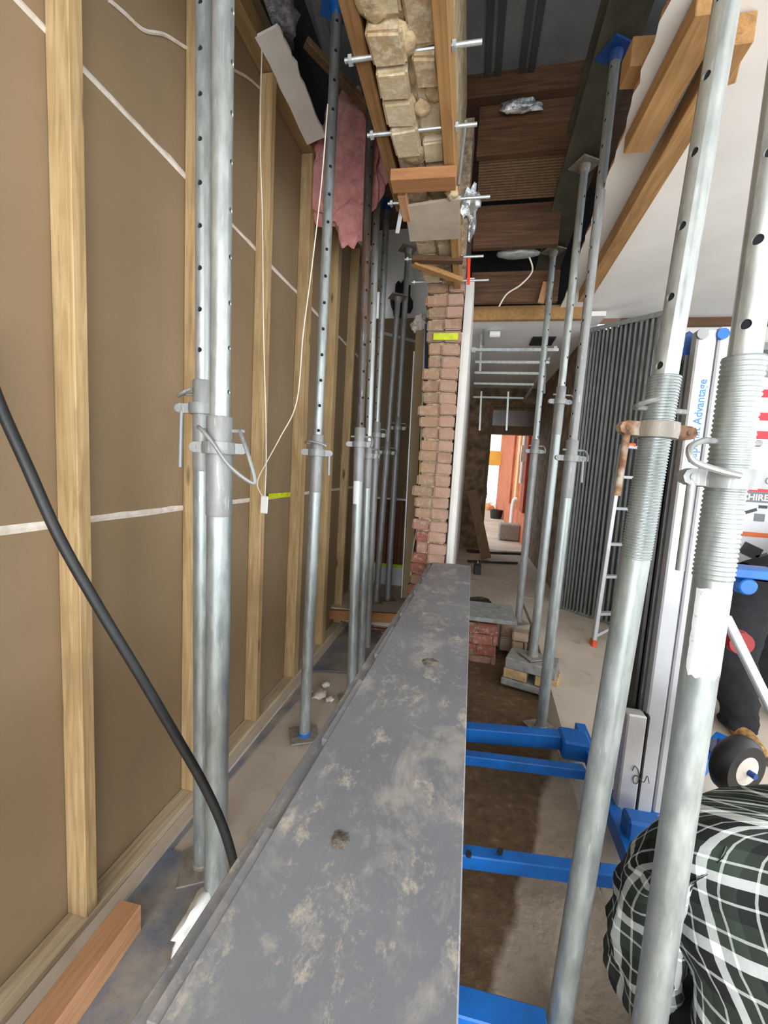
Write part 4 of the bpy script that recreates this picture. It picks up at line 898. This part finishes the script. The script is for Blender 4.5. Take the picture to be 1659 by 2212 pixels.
text_mesh('HIRE', (z2_-z3_)*.82, 'lettering', 'white_plastic', hb, Vector((onY(1614, 1078, yb).x, yb-.004, z3_+(z2_-z3_)*.2)), (1, 0, 0), (0, 0, 1), .0004, True)
zo = onY(1630, 1150, yb).z; MB().box2((bx_l+.02, yb-.003, zo-.03), (bx_l+.5, yb-.0005, zo)).build('orange_stripe', 'orange_print', hb)
for i, (px, py, w_, h_) in enumerate(((1618, 1105, .09, .02), (1640, 1118, .06, .05), (1622, 1190, .12, .08), (1646, 1205, .07, .05), (1648, 1095, .05, .02))):
    q_ = onY(px, py, yb); MB().box((q_.x, yb-.002, q_.z), (w_, .002, h_), Matrix.Rotation(.4*(i % 3-1), 3, 'Y')).build('tool_picture', 'print_dark' if i % 2 == 0 else 'grey_print', hb)
for i, py in enumerate((850, 900, 940)):
    q_ = onY(1650, py, yb); MB().box((q_.x, yb-.002, q_.z), (.08, .002, .05)).build('red_print', 'red_print', hb)
tag(MB().box2((bx_l+.02, yb-.02, ramp(1.9, yb)+.001), (bx_l+.9, yb+.35, zb0-.004)).build('tool_case', 'black_cloth_and_shade', bevel=.02), 'big black tool case under the printed hire board', 'case')
a_, b_ = onY(1455, 800, 4.2), onY(1395, 800, 4.2)
plank('leaning_batten', 'old_z', onY(1432, 700, 4.33), onY(1380, 800, 4.33), .06, .03, 'brown batten leaning on the back wall behind the studs', 'timber', up=(0, 1, 0))
for i, (py, z_) in enumerate(((755, 0), (815, 0), (865, 0))):
    q_ = onY(1560, py, 4.2); tag(MB().box2((1.6, 4.10, q_.z-.03), (3.4, 4.30, q_.z+.03)).build('wall_pipe', 'galv_dull'), ['top grey pipe along the back wall', 'middle grey pipe along the back wall', 'lowest grey pipe along the back wall'][i], 'pipe')
q_ = onY(1470, 1000, 4.15); tag(MB().box2((1.62, 3.9, .2), (2.6, 4.32, 1.6)).box2((1.60, 3.88, 1.6), (2.62, 4.32, 1.64)).build('dark_cabinet', 'dark_metal', bevel=.01), 'dark cabinet against the back wall of the right room', 'cabinet')

# ---- corridor odds and ends
a_, b_ = onY(1019, 1058, 6.2), onZ(1050, 1206, .22); plank('leaning_plank', 'old_z', a_, b_, .15, .05, 'dark weathered plank leaning in the back doorway', 'plank', up=(0, 1, 0))
plank('floor_bar', 'dark_metal', onZ(1010, 1190, .22), onZ(1150, 1196, .22), .12, .03, 'dark threshold bar across the back doorway', 'bar')
plank('floor_bar', 'dark_metal', onZ(1010, 1212, .22), onZ(1118, 1216, .22), .04, .03, 'thin dark bar lying across the corridor floor', 'bar')
q_ = onZ(1030, 1238, .2); tb = empty('small_toolbox', q_, 'small black toolbox on the corridor floor past the beam', 'toolbox')
MB().box(q_+Vector((0, 0, .06)), (.09, .16, .12)).build('case', 'black_rubber', tb, bevel=.008); MB().bar(q_+Vector((0, -.05, .15)), q_+Vector((0, .05, .15)), .015, .02).build('handle', 'galv_dull', tb)
crumple('cable_coil', onZ(1035, 1300, .22), .12, .10, .04, 'dark_metal', 'coil of dark cable lying on the slab', 'cable', 3.0, .3)
tag(MB().bar(onY(1001, 720, 3.32), onY(966, 1230, 3.32), .02, .03, (0, 1, 0)).build('trim_3', 'plaster'), 'white metal edge trim beside the brick pier', 'trim', kind='structure')
# ---- seen outside through the back door
xo = d1.x-.03
for i, (py0, py1, y0_, y1_) in enumerate(((950, 1035, 8.0, 8.5), (945, 1060, 9.3, 9.7), (950, 1060, 10.6, 11.2))):
    tag(MB().box2((xo-.04, y0_, .8), (xo+.009, y1_, 2.98)).build('pilaster', ['terracotta_dark', 'sandstone', 'terracotta'][i]), ['dark red door recess nearest on the outside wall', 'sand coloured pilaster on the outside wall', 'farther orange pilaster on the outside wall'][i], 'pilaster')
dp = empty('downpipe', (xo-.08, 9.1, .2), 'white downpipe on the outside wall', 'pipe'); MB().sweep([(xo-.1, 9.1, .2), (xo-.1, 9.1, .9), (xo-.02, 9.1, 1.0)], .04, 10).build('pipe', 'white_plastic', dp)
dp = empty('vent_pipe', (xo-.08, 8.1, 1.6), 'white vent pipe with a bracket high on the outside wall', 'pipe'); MB().sweep([(xo-.1, 8.1, 1.35), (xo-.1, 8.1, 2.6)], .035, 10).build('pipe', 'white_plastic', dp); MB().box((xo-.06, 8.1, 1.9), (.17, .09, .3)).build('bracket', 'compound', dp)
q_ = onZ(1100, 1165, .2); tag(MB().box((q_.x-.02, q_.y, .36), (.40, .35, .32)).build('concrete_block', 'besser', bevel=.02), 'grey concrete block on the path outside the back door', 'block')
tag(MB().lathe([(.0, 0), (.16, 0), (.19, .25), (.16, .25), (.14, .04), (0, .04)], (onZ(1080, 1120, .2).x-.12, onZ(1080, 1120, .2).y, .2), 16).build('bucket', 'black_rubber'), 'black bucket on the outside path', 'bucket')
for i, (px, py) in enumerate(((1068, 1098), (1060, 1085), (1076, 1090))):
    crumple('rubble_bag', onZ(px, py, .25)-Vector((.25, 0, 0)), .25, .3, .16, 'compound' if i else 'sandstone', ['pale rubble bag nearest the bucket', 'rubble bag farthest along the outside path', 'rubble bag against the outside wall'][i], 'bag', 1.0+i, .3)
q_ = onZ(1049, 1082, .2); bw = empty('bicycle_wheel', q_, 'dark bicycle wheel standing far down the outside path', 'wheel')
MB().lathe([(.30, -.02), (.34, -.02), (.34, .02), (.30, .02), (.30, -.02)], q_+Vector((0, 0, .34)), 24, Matrix.Rotation(math.pi/2, 3, 'Y')).build('tyre', 'black_rubber', bw); MB().tube(q_+Vector((-.05, 0, .34)), q_+Vector((.05, 0, .34)), .05, 10).build('hub', 'dark_metal', bw)
q0_ = onY(1075, 975, 15.5); aw = empty('awning', (q0_.x, 15.5, .2), 'yellow awning at the far end of the outside path', 'awning')
MB().box2((q0_.x-1.6, 15.3, q0_.z-.5), (q0_.x+.3, 16.0, q0_.z)).build('canopy', 'yellow_awning', aw); MB().tube((q0_.x-1.4, 15.4, .2), (q0_.x-1.4, 15.4, q0_.z-.5), .05, 8).build('post', 'sandstone', aw)
eav = tag(MB().box2((d0.x+.15, 9.0, 3.0), (d1.x-.021, 16, 3.1)).build('eave', 'white_plastic'), 'white eave above the outside wall', 'eave')

# ================================================================== PEOPLE
def skin_body(name, joints, edges, mat, parent, sub=2):
    names = list(joints); idx = {k: i for i, k in enumerate(names)}; off = parent_off(parent)
    me = bpy.data.meshes.new(name); me.from_pydata([Vector(joints[k][0])-off for k in names], [(idx[a], idx[b]) for a, b in edges], [])
    ob = bpy.data.objects.new(name, me); COL.objects.link(ob); md = ob.modifiers.new('s', 'SKIN'); md.use_smooth_shade = True
    sk = me.skin_vertices[0].data if len(me.skin_vertices) else None
    if sk is None:
        bm = bmesh.new(); bm.from_mesh(me); bm.verts.layers.skin.verify(); bm.to_mesh(me); bm.free(); sk = me.skin_vertices[0].data
    for i, k in enumerate(names):
        r = joints[k][1]; sk[i].radius = r if isinstance(r, tuple) else (r, r); sk[i].use_root = (i == 0)
    s2 = ob.modifiers.new('d', 'SUBSURF'); s2.levels = sub; s2.render_levels = sub
    dg = bpy.context.evaluated_depsgraph_get(); m2 = bpy.data.meshes.new_from_object(ob.evaluated_get(dg)); bpy.data.objects.remove(ob)
    m2.name = name; m2.materials.clear(); m2.materials.append(M[mat])
    for p_ in m2.polygons: p_.use_smooth = True
    o = bpy.data.objects.new(name, m2); COL.objects.link(o); o.parent = parent; return o
def loft(name, rings, mat, parent, nseg=36, amp=.006, freq=14, seed=0.0, sub=5, uoff=0.0):
    """rings: (centre, right vector, front vector) ellipses along a limb; UV in metres"""
    cs = catmull([Vector(r[0]) for r in rings], sub); rs2 = catmull([Vector(r[1]) for r in rings], sub); fs2 = catmull([Vector(r[2]) for r in rings], sub)
    off = parent_off(parent); vs = []; uv = []; vlen = 0.0
    for j, (c, a, b) in enumerate(zip(cs, rs2, fs2)):
        if j: vlen += (c-cs[j-1]).length
        per = 2*math.pi*math.sqrt((a.length_squared+b.length_squared)/2)
        for i in range(nseg+1):
            t2 = 2*math.pi*i/nseg; d = a*math.cos(t2)+b*math.sin(t2); p_ = c+d
            nz = noise.noise(Vector((math.cos(t2)*2+seed, math.sin(t2)*2, vlen*freq)))*amp+noise.noise(p_*freq*1.6)*amp*.9
            vs.append(p_+d.normalized()*nz-off); uv.append((per*i/nseg+uoff, vlen))
    n1 = nseg+1; fs = [(j*n1+i, j*n1+i+1, (j+1)*n1+i+1, (j+1)*n1+i) for j in range(len(cs)-1) for i in range(nseg)]
    me = bpy.data.meshes.new(name); me.from_pydata(vs, [], fs); l = me.uv_layers.new(name='UVMap')
    for lp in me.loops: l.data[lp.index].uv = uv[lp.vertex_index]
    for p_ in me.polygons: p_.use_smooth = True
    me.materials.append(M[mat]); o = bpy.data.objects.new(name, me); COL.objects.link(o); o.parent = parent; return o
def head_parts(c, facing, parent, hair='hair'):
    f = Vector(facing).normalized(); sx = f.cross(Vector((0, 0, 1))).normalized(); up = sx.cross(f)
    R = Matrix((sx, f, up)).transposed(); c = Vector(c)
    bm = bmesh.new(); bmesh.ops.create_uvsphere(bm, u_segments=20, v_segments=14, radius=1); off = parent_off(parent)
    hv = [tuple(v.co) for v in bm.verts]; hf = [tuple(v.index for v in g.verts) for g in bm.faces]; bm.free()
    mb = MB().add([c+R @ Vector((x*.082, y*.098-.012, z_*.112+.018)) for x, y, z_ in hv if True], hf)
    o = mb.build('hair', hair, parent, smooth=True)
    return o
# person kneeling beside the lift, seen from behind
P1 = (.74, .86, -.01)
k1 = empty('person', P1, 'person in a black, white and green plaid shirt crouching at the lower right', 'person')
J = dict(hip=((.74, .80, .27), (.15, .13)), waist=((.74, .86, .42), (.13, .10)), chest=((.74, .96, .57), (.16, .11)), top=((.77, 1.02, .655), (.07, .06)), neck=((.85, 1.04, .755), .05), skull=((.94, 1.07, .82), .075), crown=((1.0, 1.09, .89), .070), brow=((1.015, 1.14, .84), .03), nose=((1.025, 1.165, .81), .014), chin=((.99, 1.13, .755), .03),
         shl=((.60, 1.01, .62), .045), ell=((.50, .95, .31), .038), wrl=((.60, 1.13, .20), .028), pal=((.63, 1.19, .18), (.036, .016)), shr=((.93, 1.02, .62), .045), elr=((1.03, 1.0, .43), .042), wrr=((.98, 1.2, .30), .028), par=((.97, 1.26, .28), (.036, .016)),
         knl=((.62, 1.08, .13), .075), anl=((.64, .70, .07), .045), tol=((.64, .88, .03), .035), knr=((.90, 1.08, .13), .075), anr=((.86, .70, .07), .045), tor=((.86, .88, .03), .035))
E_ = [('hip', 'waist'), ('waist', 'chest'), ('chest', 'top'), ('top', 'neck'), ('neck', 'skull'), ('skull', 'crown'), ('skull', 'brow'), ('brow', 'nose'), ('skull', 'chin'), ('top', 'shl'), ('shl', 'ell'), ('ell', 'wrl'), ('wrl', 'pal'), ('top', 'shr'), ('shr', 'elr'), ('elr', 'wrr'), ('wrr', 'par'), ('hip', 'knl'), ('knl', 'anl'), ('anl', 'tol'), ('hip', 'knr'), ('knr', 'anr'), ('anr', 'tor')]
def fingers(J, E_, key, d, side_, up_, pre):
    d, side_, up_ = Vector(d), Vector(side_), Vector(up_); c = Vector(J[key][0])
    for i, (o_, l_) in enumerate(((-.028, .06), (-.010, .072), (.010, .068), (.028, .052))):
        b0 = c+side_*o_+d*.028; J[f'{pre}{i}a'] = (tuple(b0), .0095); J[f'{pre}{i}b'] = (tuple(b0+d*l_*.55-up_*.006), .0085); J[f'{pre}{i}c'] = (tuple(b0+d*l_*.85-up_*.035), .0075)
        E_ += [(key, f'{pre}{i}a'), (f'{pre}{i}a', f'{pre}{i}b'), (f'{pre}{i}b', f'{pre}{i}c')]
    b0 = c+side_*.035-d*.01; J[pre+'ta'] = (tuple(b0), .011); J[pre+'tb'] = (tuple(b0+side_*.02+d*.03-up_*.02), .009); E_ += [(key, pre+'ta'), (pre+'ta', pre+'tb')]
fingers(J, E_, 'pal', (0, .97, -.25), (1, 0, 0), (0, .25, .97), 'l'); fingers(J, E_, 'par', (0, .97, -.25), (-1, 0, 0), (0, .25, .97), 'r')
skin_body('body', J, E_, 'skin', k1)
head_parts((.965, 1.06, .855), (.6, .7, -.1), k1)
V_ = Vector
loft('shirt', [(V_((.74, .765, .26)), V_((.20, 0, 0)), V_((0, .10, .13))), (V_((.74, .83, .38)), V_((.195, 0, 0)), V_((0, .14, .07))), (V_((.74, .90, .50)), V_((.205, 0, 0)), V_((0, .145, -.06))), (V_((.74, .97, .61)), V_((.215, 0, .0)), V_((0, .13, -.07))), (V_((.745, 1.02, .69)), V_((.20, 0, .0)), V_((0, .10, -.06))), (V_((.80, 1.035, .735)), V_((.13, 0, -.01)), V_((0, .08, -.04))), (V_((.845, 1.04, .76)), V_((.065, 0, -.02)), V_((0, .065, -.03)))], 'plaid', k1, 64, .020, 9, 1.0)
loft('sleeve', [(V_((.68, 1.0, .64)), V_((.02, .02, .06)), V_((0, .06, -.02))), (V_((.575, .99, .645)), V_((.055, .02, .075)), V_((0, .10, -.02))), (V_((.525, .975, .53)), V_((.082, 0, .02)), V_((0, .09, -.01))), (V_((.505, .955, .40)), V_((.08, .0, .01)), V_((0, .082, .02))), (V_((.50, .96, .29)), V_((.075, 0, 0)), V_((0, .06, .045))), (V_((.53, 1.04, .235)), V_((.058, -.02, 0)), V_((0, .02, .052))), (V_((.585, 1.11, .205)), V_((.04, -.02, 0)), V_((0, .015, .042)))], 'plaid', k1, 36, .018, 13, 3.0, uoff=.02)
loft('sleeve', [(V_((.82, 1.01, .64)), V_((-.02, .02, .06)), V_((0, .06, -.02))), (V_((.93, 1.0, .64)), V_((-.055, .02, .06)), V_((0, .088, -.02))), (V_((.99, 1.0, .54)), V_((.072, 0, .015)), V_((0, .082, -.01))), (V_((1.03, 1.0, .44)), V_((.068, .0, .01)), V_((0, .076, .02))), (V_((1.02, 1.07, .37)), V_((.055, 0, 0)), V_((0, .03, .05))), (V_((.985, 1.18, .31)), V_((.042, 0, 0)), V_((0, .015, .04)))], 'plaid', k1, 30, .011, 15, 5.0, uoff=.05)
for sx in (-1, 1):
    loft('trouser_leg', [(V_((.74+sx*.07, .78, .25)), V_((.13, 0, 0)), V_((0, .05, .14))), (V_((.74+sx*.11, .95, .20)), V_((.105, 0, 0)), V_((0, .03, .105))), (V_((.74+sx*.135, 1.10, .135)), V_((.085, 0, 0)), V_((0, .055, .08))), (V_((.74+sx*.13, 1.06, .075)), V_((.08, 0, 0)), V_((0, .07, -.045))), (V_((.74+sx*.12, .90, .085)), V_((.065, 0, 0)), V_((0, .0, -.06))), (V_((.74+sx*.11, .74, .08)), V_((.06, 0, 0)), V_((0, .0, -.055)))], 'black_cloth_and_shade', k1, 24, .006, 14, 2.0+sx)
    MB().sweep([(.74+sx*.11, .70, .08), (.74+sx*.11, .68, .05), (.74+sx*.11, .76, .04), (.74+sx*.11, .86, .035)], .045, 14, 4).build('boot', 'boot', k1, smooth=True)
tag(MB().box2((.455, .955, .30), (.475, .985, .39)).build('tool_handle', 'black_rubber', k1, bevel=.004), 'black tool handle at the crouching person\'s side')

k1.location.y += .045
# person standing at the right edge, only a trouser leg and boot in view
zf2 = ramp(1.7, 2.45)
k2 = empty('person', (1.72, 2.42, zf2), 'person in black trousers and tan boots at the right edge behind the lift', 'person')
fx, fy = 1.66, 2.40
J2 = dict(hip=((1.80, 2.52, .93), (.09, .08)), waist=((1.98, 2.52, 1.05), (.08, .08)), chest=((2.24, 2.52, 1.16), (.11, .09)), top=((2.40, 2.50, 1.22), (.09, .08)), neck=((2.49, 2.48, 1.24), .05), skull=((2.60, 2.45, 1.25), .08), crown=((2.68, 2.43, 1.27), .075), nose=((2.63, 2.36, 1.17), .015), chin=((2.56, 2.40, 1.15), .03),
          kl=((1.55, 2.40, .53), .062), al=((fx, fy+.03, .16), .03), tl=((fx-.01, fy-.12, zf2+.045), .02), kr=((1.95, 2.46, .50), .062), ar=((2.02, 2.60, .16), .03), tr=((2.0, 2.46, zf2+.045), .02),
          sl=((2.36, 2.36, 1.20), .055), el=((2.38, 2.20, .98), .042), wl=((2.42, 2.12, .76), .028), pl=((2.42, 2.10, .70), (.036, .016)), sr=((2.38, 2.66, 1.22), .055), er=((2.45, 2.72, .98), .042), wr=((2.5, 2.62, .78), .028), pr=((2.5, 2.60, .72), (.036, .016)))
E2 = [('hip', 'waist'), ('waist', 'chest'), ('chest', 'top'), ('top', 'neck'), ('neck', 'skull'), ('skull', 'crown'), ('skull', 'nose'), ('skull', 'chin'), ('hip', 'kl'), ('kl', 'al'), ('al', 'tl'), ('hip', 'kr'), ('kr', 'ar'), ('ar', 'tr'), ('top', 'sl'), ('sl', 'el'), ('el', 'wl'), ('wl', 'pl'), ('top', 'sr'), ('sr', 'er'), ('er', 'wr'), ('wr', 'pr')]
fingers(J2, E2, 'pl', (0, 0, -1), (1, 0, 0), (0, -1, 0), 'l'); fingers(J2, E2, 'pr', (0, 0, -1), (1, 0, 0), (0, -1, 0), 'r')
skin_body('body', J2, E2, 'skin', k2)
head_parts((2.64, 2.47, 1.28), (.4, -.6, -.6), k2)
loft('trouser_leg', [(V_((1.72, 2.48, .98)), V_((.19, 0, 0)), V_((0, .15, 0))), (V_((1.60, 2.44, .80)), V_((.16, 0, 0)), V_((0, .14, 0))), (V_((1.55, 2.40, .56)), V_((.135, 0, 0)), V_((0, .12, 0))), (V_((1.61, 2.41, .34)), V_((.11, 0, 0)), V_((0, .10, 0))), (V_((fx, fy+.02, .17)), V_((.085, 0, 0)), V_((0, .09, 0))), (V_((fx, fy+.02, .095)), V_((.09, 0, 0)), V_((0, .095, 0)))], 'black_cloth_and_shade', k2, 28, .014, 26, 1.0)
loft('trouser_leg', [(V_((1.84, 2.53, .98)), V_((.16, 0, 0)), V_((0, .15, 0))), (V_((1.90, 2.48, .78)), V_((.12, 0, 0)), V_((0, .125, 0))), (V_((1.95, 2.46, .50)), V_((.095, 0, 0)), V_((0, .10, 0))), (V_((2.0, 2.56, .28)), V_((.085, 0, 0)), V_((0, .09, 0))), (V_((2.02, 2.60, .13)), V_((.085, 0, 0)), V_((0, .09, 0)))], 'black_cloth_and_shade', k2, 28, .012, 24, 2.0)
loft('jacket', [(V_((1.70, 2.52, .88)), V_((.06, 0, -.17)), V_((0, .18, 0))), (V_((1.95, 2.52, 1.03)), V_((.06, 0, -.15)), V_((0, .17, 0))), (V_((2.2, 2.52, 1.15)), V_((.05, 0, -.16)), V_((0, .20, 0))), (V_((2.38, 2.50, 1.21)), V_((.03, 0, -.12)), V_((0, .18, 0))), (V_((2.47, 2.49, 1.24)), V_((.02, 0, -.06)), V_((0, .07, 0)))], 'black_cloth_and_shade', k2, 32, .01, 12, 2.0)
loft('sleeve', [(V_((2.36, 2.42, 1.20)), V_((.07, 0, 0)), V_((0, .04, .07))), (V_((2.37, 2.32, 1.14)), V_((.065, 0, 0)), V_((0, .04, .06))), (V_((2.38, 2.20, .98)), V_((.06, 0, 0)), V_((0, .06, .01))), (V_((2.42, 2.125, .78)), V_((.045, 0, 0)), V_((0, .045, 0)))], 'black_cloth_and_shade', k2, 24, .008, 14, 4.0)
loft('sleeve', [(V_((2.38, 2.60, 1.22)), V_((.07, 0, 0)), V_((0, -.04, .07))), (V_((2.40, 2.68, 1.15)), V_((.065, 0, 0)), V_((0, -.04, .06))), (V_((2.45, 2.72, .98)), V_((.06, 0, 0)), V_((0, .06, .01))), (V_((2.5, 2.625, .80)), V_((.045, 0, 0)), V_((0, .045, 0)))], 'black_cloth_and_shade', k2, 24, .008, 14, 6.0)
for x_, y_ in ((fx, fy), (2.01, 2.57)):
    bt = MB().sweep([(x_, y_+.04, zf2+.17), (x_, y_+.035, zf2+.09), (x_-.005, y_-.03, zf2+.065), (x_-.01, y_-.12, zf2+.05), (x_-.015, y_-.19, zf2+.045)], .058, 16, 5, .75).build('boot', 'boot', k2, smooth=True)
    MB().box2((x_-.055, y_-.23, zf2-.004), (x_+.05, y_+.09, zf2+.022)).build('boot_sole', 'sole', bt, bevel=.01)
k2.location.y += .25
